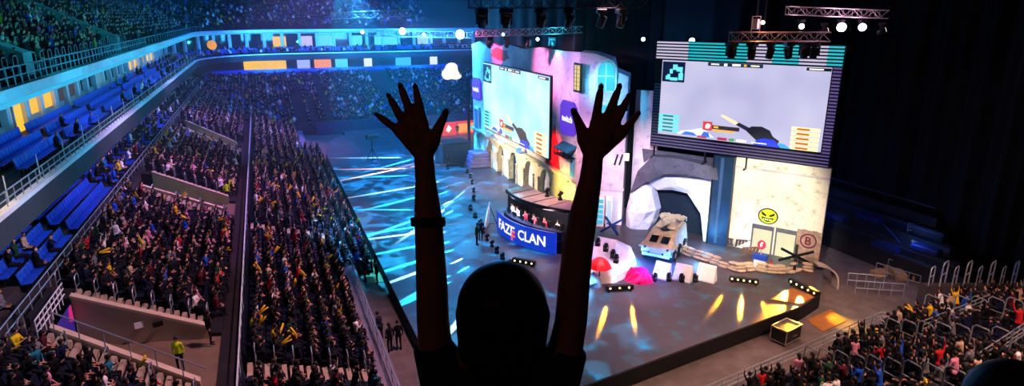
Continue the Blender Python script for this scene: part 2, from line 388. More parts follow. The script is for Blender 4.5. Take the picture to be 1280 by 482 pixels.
# upper tier
M_ut = mat('upper_terrace', hexc('20262c'), .9, .3, 1)
mb = MB(); UT = []
for i in range(16):
    a = 1.2+.85*i; z = 16.35+.42*i; UT.append((a, z))
for i, (a, z) in enumerate(UT):
    pa = ringpath(a); pb = ringpath(a+.85); n = len(pa)
    vs = [(x, y, z-.42) for x, y in pa]+[(x, y, z) for x, y in pa]+[(x, y, z) for x, y in pb]
    fs = []
    for k in range(n-1): fs += [(k, k+1, n+k+1, n+k), (n+k, n+k+1, 2*n+k+1, 2*n+k)]
    mb.add(vs, fs)
for i, u in enumerate((46, 74)):
    q = MB(); q.prism([(-13.2, u, 16.3), (-24, u, 21.8), (-24, u, 23.2), (-13.2, u, 17.7)], (0, 1.6, 0)); struct(q.build('stair_parapet', mat('parapet_teal', hexc('7aa0a0'), .8, .2, 1)), '%s solid parapet beside the stairs of the upper tier' % ['nearest', 'second'][i])
pa = ringpath(.1); pb = ringpath(1.2); n = len(pa)
mb.add([(x, y, 16.0) for x, y in pa]+[(x, y, 16.0) for x, y in pb], [(k, k+1, n+k+1, n+k) for k in range(n-1)])
struct(mb.build('terrace_top', M_ut), 'stepped upper tier above the ring beam')
# near end stand (bottom right) rows run along X
NR = 12
near_rows = [(21.3-.95*i, .1+.38*i) for i in range(NR)]
mb = MB()
for u, z in near_rows: mb.plan([(14, u), (47, u+.17*33), (47, u+.17*33-.95), (14, u-.95)], -1.2, z)
struct(mb.build('terrace_near', mat('near_terrace', hexc('8a6a4c'), .85, .35, 1.2)), 'tan stepped terrace at the near end')
def nearu(x): return .17*(x-14)
# vomitory walls, floors
M_beige = mat('beige_wall', hexc('b8a083'), .85, .15, .8); M_cop = mat('coping', hexc('cfb89c'), .8, .15, 2)
names = ['nearest', 'middle', 'farthest']
for k in range(3):
    (nb, nf), (fb, ff) = VOMS[k]
    vb, vf = -11.2, -4.4
    def zt(v): return ZB0-.1+ROWH*((-3.8-v)/ROWD)
    M_beige = mat('khaki_wall', hexc('d8cc98'), .85, .15, .8) if k else M_beige
    w = thing('vomitory_wall', 'long beige wall on the far side of the %s stair opening' % names[k], 'wall', (-8, ff+1, 2.4)); w['kind'] = 'structure'
    def yy(v, far=True):
        t = vt(v); return lerp(ff, fb, t) if far else lerp(nf, nb, t)
    q = MB()
    q.prism([(vb, yy(vb)-.25, 1), (vf, yy(vf)-.25, 1), (vf, yy(vf)-.25, zt(vf)+.35), (vb, yy(vb)-.25, zt(vb)+.35)], (0, .25, 0)); q.build('wall_panel', M_beige, w)
    q = MB(); q.prism([(vb, yy(vb)-.33, zt(vb)+.35), (vf, yy(vf)-.33, zt(vf)+.35), (vf, yy(vf)-.33, zt(vf)+.5), (vb, yy(vb)-.33, zt(vb)+.5)], (0, .45, 0)); q.build('coping', M_cop, w)
    if k == 0:
        q = MB(); q.box((-7.9, yy(-7.9)-.31, 3.0), (.62, .04, .38), .26); q.build('notice_sheet', M_white, w)
        q = MB(); q.box((-6.9, yy(-6.9)-.31, 3.0), (.72, .04, .3), .26); q.build('dark_notice', M_black, w)
    w2 = thing('vomitory_wall', 'low kerb wall on the near side of the %s stair opening' % names[k], 'wall', (-8, nf-1, 2.4)); w2['kind'] = 'structure'
    q = MB(); q.prism([(vb, yy(vb, 0), 1), (vf, yy(vf, 0), 1), (vf, yy(vf, 0), zt(vf)+.3), (vb, yy(vb, 0), zt(vb)+.3)], (0, .25, 0)); q.build('wall_panel', M_beige, w2)
    q = MB(); q.prism([(vb, yy(vb, 0)-.1, zt(vb)+.3), (vf, yy(vf, 0)-.1, zt(vf)+.3), (vf, yy(vf, 0)-.1, zt(vf)+.45), (vb, yy(vb, 0)-.1, zt(vb)+.45)], (0, .45, 0)); q.build('coping', M_cop, w2)
    q = MB(); q.plan([(-3.8, yy(-3.8, 0)), (-3.8, yy(-3.8)), (-12.3, yy(-12.3)), (-12.3, yy(-12.3, 0))], -1.2, 1.85); struct(q.build('vomitory_floor', mat('vom_floor', hexc('7a6450'), .85, .2, 1)), 'brown floor of the %s stair opening' % names[k])
    # portal behind
    q = MB(); q.bb((-12.4, yy(-12, 0), 4.9), (-12.1, yy(-12), 5.4)); struct(q.build('trim_%d' % (6+k), M_darkwall), 'white lintel over the %s stair opening' % names[k])
# nosing stairs (visible pale steps)
def stairs(name, v0, v1, uf, width, z_of, label, n, mt=M_concl):
    q = MB(); dv = (v1-v0)/n
    for i in range(n):
        a = v0+dv*i; b = a+dv*.62; zz = max(z_of(a+dv*.3), 0)
        q.plan([(a, uf(a)), (a, uf(a)+width), (b, uf(b)+width), (b, uf(b))], zz-.35, zz)
    o = q.build(name, mt); o['kind'] = 'structure'; o['label'] = label; return o
zB = lambda v: ZB0+ROWH*((-3.8-v)/ROWD)+.12
zA = lambda v: RHA*((4.2-v)/ROWD)+.12
for k in range(3):
    stairs('stair_flight', -4.4, -11.4, lambda v: lerp(VOMS[k][1][1], VOMS[k][1][0], vt(v))+.05, 1.3, zB, 'pale concrete steps beyond the %s stair opening' % names[k], 17)
    stairs('stair_flight', -4.4, -11.4, lambda v: lerp(VOMS[k][0][1], VOMS[k][0][0], vt(v))-1.9, 1.7, zB, 'pale concrete steps before the %s stair opening' % names[k], 17)
XST = [31.2, 56, 82, 104]
for i, u in enumerate(XST):
    stairs('stair_flight', 4.2, -2.5, lambda v: u-.0*v, 1.5, zA, '%s flight of pale steps up the lower terrace' % nth(i), 16)
# drapes at the right and dark wall
q = MB(); nx = 150
def drp(i, j):
    y = lerp(-4, 75, i); return (52+.35*math.sin(y*2.1)+.2*math.sin(y*5.3), y, lerp(-1.2, 34, j))
q.grid(drp, 320, 1); struct(q.build('wall_right', M_drape, smooth=True), 'black drapes along the right side of the arena')
q = MB()
PTS = [(30.2, 88), (30.6, 60), (36.5, 52), (52, 44)]
def drp2(i, j):
    t = i*3; k = min(int(t), 2); f = t-k; x = lerp(PTS[k][0], PTS[k+1][0], f); y = lerp(PTS[k][1], PTS[k+1][1], f)
    return (x+.18*math.sin(i*140), y+.18*math.cos(i*131), lerp(-1.2, 34, j))
q.grid(drp2, 240, 1)
struct(q.build('wall_backdrop', M_drape, smooth=True), 'black drape behind the stage set')
# viewing terrace of the upper tier that carries the photographer's neighbours
q = MB(); q.plan([(-3, -2), (4, -2), (4, 1.9), (-3, 1.9)], 17.7, 17.95); q.plan([(-3, -2), (4, -2), (4, .6), (-3, .6)], 17.95, 18.35); struct(q.build('terrace_camera_side', M_terr), 'dark terrace step under the cheering person')
# ---------------------------------------------------------------- stage set: left facade on the plane X = 27.5
FX = 27.5
M_fac = plaster('facade_plaster', hexc('d9cfc8'), hexc('a89fa6'), hexc('857b84'), .3, .3)
M_fac2 = plaster('facade_plaster_arcade', hexc('e0d6b8'), hexc('b8ac90'), hexc('8a7e68'), .5, .3)
M_fac3 = plaster('tower_plaster', hexc('d2c4c4'), hexc('a89aa4'), hexc('87798a'), .35, .3)
M_redpatch = mat('red_mottled', hexc('c02a2a'), .8, .5, .9)
fac = thing('stage_facade', 'tall weathered plaster facade with an arcade below its screen', 'stage set', (28.5, 68, 0))
def holewall(q, x, y0, y1, z0, z1, holes, th=.5):
    """wall on plane X=x between y0..y1 with arched holes (yc, w, zb, zt)"""
    cur = y0
    for yc, w, zb, zt in sorted(holes):
        q.bb((x, cur, z0), (x+th, yc-w/2, z1)); n = 10; r = w/2; zs = zt-r*1.15
        if zb > z0: q.bb((x, yc-w/2, z0), (x+th, yc+w/2, zb))
        for i in range(n):
            a0 = -1+2*i/n; a1 = -1+2*(i+1)/n
            h0 = zs+r*1.15*math.sqrt(max(0, 1-a0*a0)); h1 = zs+r*1.15*math.sqrt(max(0, 1-a1*a1))
            q.prism([(x, yc+a0*r, h0), (x, yc+a1*r, h1), (x, yc+a1*r, z1), (x, yc+a0*r, z1)], (th, 0, 0))
        cur = yc+w/2
    q.bb((x, cur, z0), (x+th, y1, z1))
# wall above the arcade: jagged top outline
top = [(85, 15.8), (82, 16.3), (79.5, 15.9), (77, 16.4), (74, 16.0), (71.5, 16.5), (66, 16.1), (62, 16.5), (57, 16.35), (52.6, 16.5)]
q = MB(); q.prism([(FX, 52.6, 4.4), (FX, 85, 4.4)]+[(FX, y, z) for y, z in top], (.5, 0, 0)); q.build('upper_wall', M_fac, fac)
def YA(px, py=222): return VX(px, py).y
arch = [(612.5, 200, 1.9), (626, 207, 1.9), (641.5, 214, 2.4), (661, 226, 2.7), (681, 236, 2.9)]
holes = [(YA(px, py), w, 0.0, 3.6) for px, py, w in arch]
q = MB(); holewall(q, FX, 52.6, 85, 0, 4.4, holes); q.build('arcade_wall', M_fac2, fac)
q = MB(); q.bb((FX-.5, 52.6, 4.15), (FX+.1, 85, 4.4)); q.bb((FX-.3, 52.6, 3.95), (FX+.1, 85, 4.15)); q.build('cornice', M_fac2, fac)
for i in range(9):
    y = 54.2+3.6*i; q = MB(); q.bb((FX-.2, y, 3.7), (FX+.05, y+.25, 3.97)); q.build('corbel', M_fac2, fac)
for yc, w, zb, zt in holes:
    for sgn in (-1, 1):
        q = MB(); y = yc+sgn*(w/2+.1)
        q.lathe([(.15, 0), (.15, .15), (.09, .22), (.08, 2.2), (.13, 2.35), (.15, 2.5)], (FX-.12, y, 0), 10); q.build('column', M_fac2, fac, True)
bcol = [('door_leaf_dark', '10141c', 0), ('door_leaf_green', '1e4a34', 0), ('door_leaf_blue', '123a5a', 0), ('niche_panel', 'd8d4e8', 0), ('niche_panel', 'e6e0ec', 0)]
for (nm, c, _), (yc, w, zb, zt) in zip(bcol, holes):
    q = MB(); q.bb((FX+.55, yc-w/2-.3, 0), (FX+.65, yc+w/2+.3, 3.9)); q.build(nm.rsplit('_', 1)[0] if 'leaf' in nm else nm, mat('leaf_'+c, hexc(c), .6, .3, 1), fac)
yc = holes[2][0]; q = MB()
q.prism([(FX+.5, yc-.5, .7), (FX+.5, yc-.2, .7), (FX+.5, yc+.05, 1.5), (FX+.5, yc+.35, .7), (FX+.5, yc+.6, .7), (FX+.5, yc+.2, 2), (FX+.5, yc+.5, 2.8), (FX+.5, yc+.2, 2.9), (FX+.5, yc, 2.3), (FX+.5, yc-.3, 2.9), (FX+.5, yc-.5, 2.8), (FX+.5, yc-.15, 2)], (.05, 0, 0))
q.build('glowing_emblem', glow('cyan_emblem', hexc('50d8ff'), .8), fac)  # emblem glows by emission put into its colour, no lamp there
# tower to the right of the facade, turning towards the other wall
T0 = Vector((27.5, 52.6, 0)); T1 = Vector((31.2, 50.0, 0)); td = (T1-T0).normalized(); tn = Vector((-td.y, td.x, 0));  tn = tn if tn.x < 0 else -tn
TM = Matrix(((td.x, -tn.x, 0, T0.x), (td.y, -tn.y, 0, T0.y), (0, 0, 1, 0), (0, 0, 0, 1)))     # local x along tower, y into the wall, z up
TL = (T1-T0).length
tow = thing('set_tower', 'pale plaster tower with arched windows beside the facade screen', 'stage set', tuple(T0))
q = MB(TM); q.prism([(0, 0, 0), (TL, 0, 0), (TL, 0, 14.4), (TL*.72, 0, 14.9), (TL*.66, 0, 15.9), (TL*.3, 0, 16.4), (0, 0, 16.5)], (0, 3.5, 0)); q.build('tower_wall', M_fac3, tow)
q = MB(TM); q.bb((-.05, -.18, 3.5), (TL+.1, .2, 3.75)); q.build('stone_band', M_fac3, tow)
def TP(px, py):
    p = PL(px, py, T0, tn); return ((p-T0).dot(td), p.z)
def archpanel(q, x, z, w, h, y=-.06, th=.08, n=10):
    pts = [(x-w/2, y, z)]+[(x-w/2*math.cos(math.pi*i/n), y, z+h-w/2+w/2*math.sin(math.pi*i/n)) for i in range(n+1)]+[(x+w/2, y, z)]
    q.prism(pts, (0, th, 0))
M_cyw = glow('window_cyan', hexc('35d8f0'), .75)
for i, (px, py, w, h) in enumerate(((757, 113, 1.5, 2.6), (754, 160, 1.5, 2.2))):
    x, z = TP(px, py)
    q = MB(TM); archpanel(q, x, z-.15, w+.5, h+.45, -.16, .16); f = q.build('window_surround', M_fac, tow)
    q = MB(TM); archpanel(q, x, z, w, h, -.2, .06); q.build('window_pane', M_cyw, f)
    q = MB(TM); q.bb((x-.04, -.24, z), (x+.04, -.19, z+h-.1)); q.bb((x-w/2, -.24, z+h*.5), (x+w/2, -.19, z+h*.5+.07)); q.build('glazing_bar', M_fac, f)
for px in (770, 776):
    x, z = TP(px, 202); q = MB(TM); q.box((x, -.03, z+.2), (.18, .08, 1.1), 0, Matrix.Rotation(.25, 4, 'Y')); q.build('wall_slot', M_black, tow)
x, z = TP(783, 196); q = MB(TM); q.box((x, -.05, z), (.5, .1, .7)); q.build('light_box', glow('warm_box', (1, .85, .6), 2), tow)
p_ = TM @ Vector((TP(757, 105)[0], -1.2, TP(757, 105)[1]+.8)); point(tuple(p_), 150, (.05, .7, 1), .3)
# facade items: red patches, signs, windows
def FP(px, py): p = VX(px, py); return p.y, p.z
def blob(q, cy, cz, ry, rz, x, th=.03, n=18, seed=1, M=None):
    r = random.Random(seed); pts = []
    for i in range(n):
        a = 2*math.pi*i/n; k = .75+.4*r.random(); pts.append((x, cy+ry*k*math.cos(a), cz+rz*k*math.sin(a)))
    q.prism(pts, (th, 0, 0), M)
y, z = FP(684, 205)
q = MB(); y = FP(694, 190)[0]; q.prism([(FX-.03, y-1.2, 4.45), (FX-.03, y+2.6, 4.45), (FX-.03, y+2.2, 5.0), (FX-.03, y+1.0, 5.2), (FX-.03, y+.9, 7.4), (FX-.03, y+.2, 9.0), (FX-.03, y-.2, 7.8), (FX-.03, y-.9, 6.9), (FX-.03, y-.8, 5.8)], (.03, 0, 0)); q.build('red_patch', M_redpatch, fac)
q = MB(); blob(q, 74, 15.1, 3.2, .8, FX-.03, seed=3); q.build('red_patch', M_redpatch, fac)
def polysign(name, label, cx, cy, w, h, txt, col):
    t = thing(name, label, 'sign', (FX-.1, cx, cy-h/2))
    q = MB(); c = .16; pts = [(-w/2+c*w, -h/2), (w/2-c*w, -h/2+.05*h), (w/2, -h/2+c*h), (w/2, h/2-c*h), (w/2-c*w, h/2), (-w/2+c*w, h/2), (-w/2, h/2-c*h), (-w/2, -h/2+c*h)]
    q.prism([(FX-.25, cx-a, cy+b) for a, b in pts], (.2, 0, 0)); q.build('panel', glow(col[0], hexc(col[1]), col[2]), t)
    text_mesh('lettering', txt, glow('sign_white', (1, 1, 1), 1.2), t, Matrix.Translation((FX-.3, cx, cy)) @ Matrix.Rotation(math.radians(-90), 4, 'Z'), w*.66)
    return t
def text_mesh(name, txt, m, parent, M, width, ext=.02, bend=None, height=None, bold=0):
    cu = bpy.data.curves.new(name, 'FONT'); cu.body = txt; cu.extrude = ext; cu.align_x = 'CENTER'; cu.align_y = 'CENTER'; cu.offset = bold; cu.resolution_u = 2
    to = bpy.data.objects.new('tmp', cu); COL.objects.link(to); bpy.context.view_layer.update()
    me = bpy.data.meshes.new_from_object(to.evaluated_get(bpy.context.evaluated_depsgraph_get())); bpy.data.objects.remove(to)
    xs = [v.co.x for v in me.vertices]; ys = [v.co.y for v in me.vertices]; w = max(xs)-min(xs); s = width/w; cx = (max(xs)+min(xs))/2; cy = (max(ys)+min(ys))/2
    sy = s if height is None else height/(max(ys)-min(ys)); base = Vector(parent['_b'])
    for v in me.vertices:
        p = Vector(((v.co.x-cx)*s, -v.co.z, (v.co.y-cy)*sy))      # upright: x right, y into, z up
        p = bend(p) if bend else M @ p
        v.co = p-base
    me.materials.clear(); me.materials.append(m)
    o = bpy.data.objects.new(name, me); COL.objects.link(o); o.parent = parent; o['_b'] = tuple(base); return o
y, z = FP(712, 148); polysign('wall_sign', 'large purple eight sided sign with white word beside the facade screen', y, z, 3.3, 3.4, 'twitch', ('sign_purple', '5a2ad8', .85))
y, z = FP(597, 111); polysign('wall_sign', 'small purple sign with white word at the far end of the facade', y, z, 3.6, 3.0, 'twitch', ('sign_purple', '5a2ad8', .85))
y, z = FP(598, 150); t = thing('sign_board', 'narrow framed blue board on the far corner of the facade', 'sign', (FX-.2, y, z-1.8))
q = MB(); q.bb((FX-.3, y-.9, z-1.9), (FX-.05, y+.9, z+1.9)); q.build('frame', M_white, t); q = MB(); q.bb((FX-.35, y-.65, z-1.6), (FX-.3, y+.65, z+1.6)); q.build('face', glow('board_blue', hexc('2a78c8'), .6), t)
y, z = FP(723, 97); t = thing('framed_window', 'narrow yellow lit leaded window high on the facade', 'window', (FX-.2, y, z-1.2))
q = MB(); q.bb((FX-.12, y-.75, z-1.35), (FX, y+.75, z+1.35)); q.build('frame', M_black, t)
q = MB(); q.bb((FX-.18, y-.5, z-1.15), (FX-.1, y+.5, z+1.15)); q.build('pane', glow('window_yellow', hexc('f0d878'), .8), t)
q = MB(); [q.bb((FX-.22, y-.5, z-1.15+.38*i), (FX-.17, y+.5, z-1.12+.38*i)) for i in range(1, 6)]; q.bb((FX-.22, y-.02, z-1.15), (FX-.17, y+.02, z+1.15)); q.build('leading', M_black, t)
y, z = FP(717, 208); t = thing('framed_window', 'arched blue shuttered window low on the facade near the booth', 'window', (FX-.2, y, z-1.2))
q = MB(); M9 = Matrix.Translation((FX, y, z-1.2)) @ Matrix.Rotation(math.radians(-90), 4, 'Z')
q.M = M9; archpanel(q, 0, 0, 1.3, 2.6, -.1, .1); q.build('frame', M_fac2, t); q = MB(M9); archpanel(q, 0, .15, 1.0, 2.3, -.16, .06); q.build('shutter', mat('shutter_blue', hexc('5aa8b8'), .6, .3, 2), t)
y, z = FP(712, 184); t = thing('awning', 'blue corrugated awning under the large purple sign', 'awning', (FX-.8, y, z-.5))
q = MB(); q.prism([(FX, y-1.5, z+.4), (FX-1.0, y-1.5, z-.1), (FX-1.0, y-1.5, z-.25), (FX, y-1.5, z+.2)], (0, 3.0, 0)); q.build('canopy', mat('awning_blue', hexc('2a7890'), .5, .4, 2), t)
for i in range(5): q = MB(); q.bb((FX-1.0, y-1.45+.72*i, z-.8), (FX-.94, y-1.39+.72*i, z-.2)); q.build('slat', M_black, t)
q = MB(); q.bb((FX-1.0, y-1.5, z-.85), (FX, y+1.5, z-.75)); q.build('balcony_shelf', M_black, t)
for i, px in enumerate((618, 657)):
    y, z = FP(px, 176 if i == 0 else 191); q = MB(); q.lathe([(.05, 0), (.3, .05), (.35, .5), (.2, .6)], (FX-.9, y, 4.42), 10)
    tag(q.build('wash_lamp', glow('blue_lamp', (.1, .3, 1), 1.6), None), 'blue glowing wash lamp on the cornice, %s along the arcade' % ('left one' if i == 0 else 'right one'), 'lamp')
# ---------------------------------------------------------------- screens
M_frame = M_black
def scr_mat(name, c1, c2, c3, s):
    m = bpy.data.materials.new(name); m.use_nodes = True; nt = m.node_tree; b = nt.nodes['Principled BSDF']; b.inputs['Base Color'].default_value = (0, 0, 0, 1); b.inputs['Roughness'].default_value = .3
    tc = nt.nodes.new('ShaderNodeTexCoord'); nz = nt.nodes.new('ShaderNodeTexNoise'); nz.inputs['Scale'].default_value = .25; nz.inputs['Detail'].default_value = 1
    nt.links.new(tc.outputs['Object'], nz.inputs['Vector']); r = nt.nodes.new('ShaderNodeValToRGB')
    r.color_ramp.elements[0].color = (*c1, 1); r.color_ramp.elements[0].position = .3; r.color_ramp.elements[1].color = (*c2, 1); r.color_ramp.elements[1].position = .7
    e = r.color_ramp.elements.new(.5); e.color = (*c3, 1)
    nt.links.new(nz.outputs['Fac'], r.inputs['Fac']); nt.links.new(r.outputs[0], b.inputs['Emission Color']); b.inputs['Emission Strength'].default_value = s; return m
def game(t, M, W_, H_, m_bg, hud, dark_top, dy=.04):
    """screen picture in local coords x 0..W_, z 0..H_, y towards viewer negative"""
    X = lambda f: f*W_; Z = lambda f: f*H_
    q = MB(M); q.bb((0, 0, 0), (W_, .1, H_)); q.build('display', m_bg, t)
    def part(name, m, polys, y=-dy):
        q = MB(M)
        for p in polys: q.prism([(X(a), y, Z(b)) for a, b in p], (0, dy*.5, 0))
        return q.build(name, m, t)
    R = lambda x0, z0, x1, z1: [(x0, z0), (x1, z0), (x1, z1), (x0, z1)]
    part('minimap', glow('hud_navy', hexc('0c1c4a'), .6), [R(.005, .72, .155, .985)])
    r = random.Random(4); sh = []
    for a, b, w, h in ((.03, .75, .03, .05), (.06, .74, .05, .04), (.115, .75, .03, .09), (.1, .86, .035, .06), (.075, .88, .03, .07), (.055, .83, .02, .06), (.125, .82, .015, .1), (.04, .79, .02, .03)): sh.append(R(a, b, a+w, b+h))
    part('minimap_shapes', glow('hud_cyan', hexc('70e8f0'), 1.0), sh, -dy*1.6)
    part('score_bar', glow('hud_dark', hexc('1a3a50'), .7), [R(.3, .955, .63, 1.0)], -dy)
    part('score_digits', glow('hud_white', hexc('ffffff'), 1.2), [R(.32, .97, .37, .985), R(.4, .96, .42, .99), R(.45, .965, .5, .99), R(.56, .97, .61, .985)], -dy*1.6)
    part('score_digits_gold', glow('hud_gold', hexc('ffb030'), 1.2), [R(.52, .965, .535, .99), R(.57, .965, .6, .975)], -dy*1.7)
    part('team_panel_cyan', glow('hud_cyan2', hexc('5ce8e8'), 1.1), [R(.0, .045+.05*i, .14, .08+.05*i) for i in range(5)])
    part('team_panel_cyan_rows', glow('hud_teal', hexc('108888'), .8), [R(.03, .048+.05*i, .1, .07+.05*i) for i in range(5)], -dy*1.6)
    part('team_panel_orange', glow('hud_cream', hexc('ffe8b0'), 1.3), [R(.83, .0+.058*i, .985, .047+.058*i) for i in range(5)])
    part('team_panel_orange_rows', glow('hud_orange', hexc('d87820'), 1.0), [R(.86, .01+.058*i, .93, .034+.058*i) for i in range(5)], -dy*1.6)
    part('corner_label', glow('hud_black', hexc('101018'), .3), [R(.87, .955, 1.0, .99)])
    part('corner_label_text', glow('hud_white', hexc('ffffff'), 1.2), [R(.885, .965, .96, .98)], -dy*1.6)
    part('held_barrel', glow('gun_dark', hexc('30284a'), .8), [[(.5, .235), (.52, .265), (.6, .2), (.63, .16), (.6, .14)]])
    part('held_barrel_tip', glow('gun_gold', hexc('ffd8b0'), 1.2), [[(.405, .33), (.42, .345), (.5, .28), (.52, .255), (.5, .225)]], -dy*1.5)
    part('glove', glow('glove_dark', hexc('20202c'), .7), [[(.6, .12), (.57, .17), (.6, .23), (.66, .24), (.71, .2), (.73, .13), (.77, .08), (.76, .03), (.66, .02)]], -dy*1.6)
    part('sleeve', glow('sleeve_blue', hexc('1030e8'), 1.1), [[(.62, .0), (.64, .07), (.68, .095), (.74, .09), (.78, .0)]], -dy*1.9)
    part('sleeve_edge', glow('sleeve_cyan', hexc('30a8f0'), 1.1), [[(.76, .0), (.77, .06), (.8, .05), (.84, .0)]], -dy*1.7)
    part('portrait_tile', glow('hud_red', hexc('e04048'), 1.0), [R(.3, .12, .36, .235)])
    part('portrait_face', glow('hud_face', hexc('ffe0d8'), 1.2), [[(.315, .15), (.32, .2), (.335, .215), (.35, .195), (.345, .15), (.33, .14)]], -dy*1.6)
    part('name_bar', glow('hud_bar', hexc('403038'), .8), [R(.36, .145, .53, .195)])
    part('name_bar_gold', glow('hud_gold', hexc('ffb030'), 1.2), [R(.365, .118, .5, .142), R(.37, .16, .4, .185)], -dy*1.6)
    part('hill_white', glow('hud_hill', hexc('dce8ff'), 1.2), [[(.13, .03), (.16, .08), (.22, .1), (.29, .14), (.33, .1), (.38, .03)]])
    part('hill_blue', glow('hud_blue', hexc('3070f0'), 1.0), [[(.16, .03), (.19, .075), (.24, .07), (.27, .03)], [(.29, .03), (.31, .1), (.34, .09), (.35, .03)]], -dy*1.5)
    part('ticker', glow('hud_mix', hexc('c83858'), .9), [R(.27, .01, .33, .04), R(.4, .01, .46, .045), R(.47, .02, .5, .04)], -dy*1.8)
    part('ticker_green', glow('hud_green', hexc('40c060'), .9), [R(.48, .01, .505, .05)], -dy*2)
    part('ticker_white', glow('hud_white', hexc('ffffff'), 1.2), [R(.52, .015, .58, .045), R(.61, .02, .7, .035)], -dy*1.9)
# left screen on the facade
LM = Matrix.Translation((FX-.35, 79.3, 5.2)) @ Matrix.Rotation(math.radians(-90), 4, 'Z')
ls = thing('facade_screen', 'tilted-back looking pale blue game screen set into the facade above the arcade'.replace('tilted-back looking ', 'large '), 'screen', (FX-.35, 69, 5.2))
q = MB(LM); q.bb((-.15, .1, -.15), (20.85, .34, 8.65)); q.build('housing', M_black, ls)
game(ls, LM, 20.7, 8.5, scr_mat('screen_left', hexc('a8e8f4'), hexc('d8f0ff'), hexc('c0ecfa'), 1.05), 0, 0)
# right screen
QR = Vector((41.1, 35.4, 0)); DR = Vector((-.536, .843, 0)).normalized(); NRM = Vector((-DR.y, DR.x, 0)); NRM = NRM if NRM.y < 0 else -NRM
RM = Matrix(((-DR.x, -NRM.x, 0, QR.x), (-DR.y, -NRM.y, 0, QR.y), (0, 0, 1, 0), (0, 0, 0, 1)))   # local x = -s (right is 0, left negative), y into wall
def RP(px, py):
    p = PL(px, py, QR, NRM); return (-(p-QR).dot(DR), p.z)
rs = thing('hanging_screen', 'huge hanging game screen with a ribbed light-strip surround', 'screen', tuple(QR+DR*7.7+Vector((0, 0, 8.1))))
x0, z0 = -15.35, 8.15; x1, z1 = -.15, 17.65
q = MB(RM); q.bb((x0, 0, z0), (x1, .5, z1)); q.build('housing', M_black, rs)
ia = RP(830, 76); ib = RP(1041, 83); ic = RP(1026, 190); idd = RP(823, 166)
ix0 = (ia[0]+idd[0])/2; ix1 = (ib[0]+ic[0])/2; iz0 = (ic[1]+idd[1])/2; iz1 = (ia[1]+ib[1])/2
game(rs, RM @ Matrix.Translation((ix0, -.2, iz0)), ix1-ix0, iz1-iz0, scr_mat('screen_right', hexc('b8b6dc'), hexc('d0cdea'), hexc('c4c2e4'), .95), 0, 0)
# ribbed strips (one glowing tube per line): teal above, violet at the sides and below
M_st = glow('strip_teal', hexc('18b8c8'), .9); M_sw = glow('strip_white', hexc('d8d0f0'), .75); M_sv = glow('strip_violet', hexc('6a5a9a'), .65); M_sb = glow('strip_blue', hexc('1c3a6a'), .35)
nl = 36; TOPS = {}
qt, qw, qv, qb = MB(RM), MB(RM), MB(RM), MB(RM)
for i in range(nl):
    z = z0+.15+(z1-z0-.3)*i/(nl-1); h = .07
    if z > iz1+.1:
        [TOPS.setdefault(k_, MB(RM)).bb((xa_, -.1, z-h), (xb_, 0, z+h)) for k_, (xa_, xb_) in enumerate(((x0+.1, x0+3), (x0+3, x0+8), (x0+8, x0+10), (x0+10, x0+12), (x0+12, x1-1.2), (x1-1.2, x1-.1)))]
    elif z < iz0-.1:
        qv.bb((x0+.1, -.1, z-h*.7), (x1-.1, 0, z+h*.7))
    else:
        (qw if z > 14 else qb).bb((x0+.1, -.1, z-h), (ix0-.08, 0, z+h)); (qv).bb((ix1+.08, -.1, z-h), (x1-.1, 0, z+h))
for q, n, m in ((qv, 'violet_strips', M_sv), (qb, 'blue_strips', M_sb)): q.build(n, m, rs)
for k_, q_ in TOPS.items(): q_.build('teal_strips' if k_ % 2 else 'white_strips', M_st if k_ % 2 else M_sw, rs)
for s in (-15.0, -10.2, -6.6):
    q = MB(RM); q.bb((s, -.6, z0-1.0), (s+.12, .5, z0-.86)); q.box((s+.06, 0, z0-.45), (.12, .12, .9)); q.build('outrigger', M_black, rs)
# ---------------------------------------------------------------- right hand set wall
M_rw = plaster('poster_wall', hexc('efe6cf'), hexc('c8bfb0'), hexc('9a937c'), .28, .15)
rw = thing('set_wall', 'pale stained back wall with two doorways below the hanging screen', 'stage set', tuple(QR+DR*3.7))
q = MB(RM); q.bb((-7.4, .1, 0), (0, .5, 8.1)); q.build('wall_panel', M_rw, rw)
q = MB(RM); q.bb((-7.4, .0, 7.2), (0, .12, 7.35)); q.build('trim_band', M_fac3, rw)
for (xa, xb, ztp, yy) in ((RP(940, 285)[0], RP(967, 290)[0], RP(950, 281)[1], 0), (RP(970, 285)[0], RP(997, 290)[0], RP(984, 287)[1], 0)):
    q = MB(RM); q.bb((xa, 0, 0), (xa+.12, .1, ztp)); q.bb((xb-.12, 0, 0), (xb, .1, ztp)); q.bb((xa, -.02, ztp-.35), (xb, .1, ztp)); f = q.build('door_frame', mat('slate', hexc('5a5a62'), .7, .3, 2), rw)
    q = MB(RM); q.bb((xa+.12, .05, 0), (xb-.12, .1, ztp-.35)); q.build('lit_panel', glow('lit_cream', hexc('fff6c8'), .8), f)
x, z = RP(960, 270)
sm = thing('wall_emblem', 'round yellow-green angry grinning face emblem on the pale wall', 'emblem', tuple(RM @ Vector((x, 0, z-.6))))
def disc(q, x, z, r, y, th, n=24, rz=1.0): q.prism([(x+r*math.cos(2*math.pi*i/n), y, z+r*rz*math.sin(2*math.pi*i/n)) for i in range(n)], (0, th, 0))
q = MB(RM); disc(q, x, z, .82, -.02, .06, rz=.85); q.build('outline', M_black, sm)
q = MB(RM); disc(q, x, z, .72, -.05, .04, rz=.85); q.build('face', mat('lime', hexc('c8e020'), .6, .1, 2), sm)
q = MB(RM)
for sg in (-1, 1): q.prism([(x+sg*.08, -.08, z+.08), (x+sg*.55, -.08, z+.38), (x+sg*.5, -.08, z+.12), (x+sg*.2, -.08, z-.02)], (0, .03, 0))
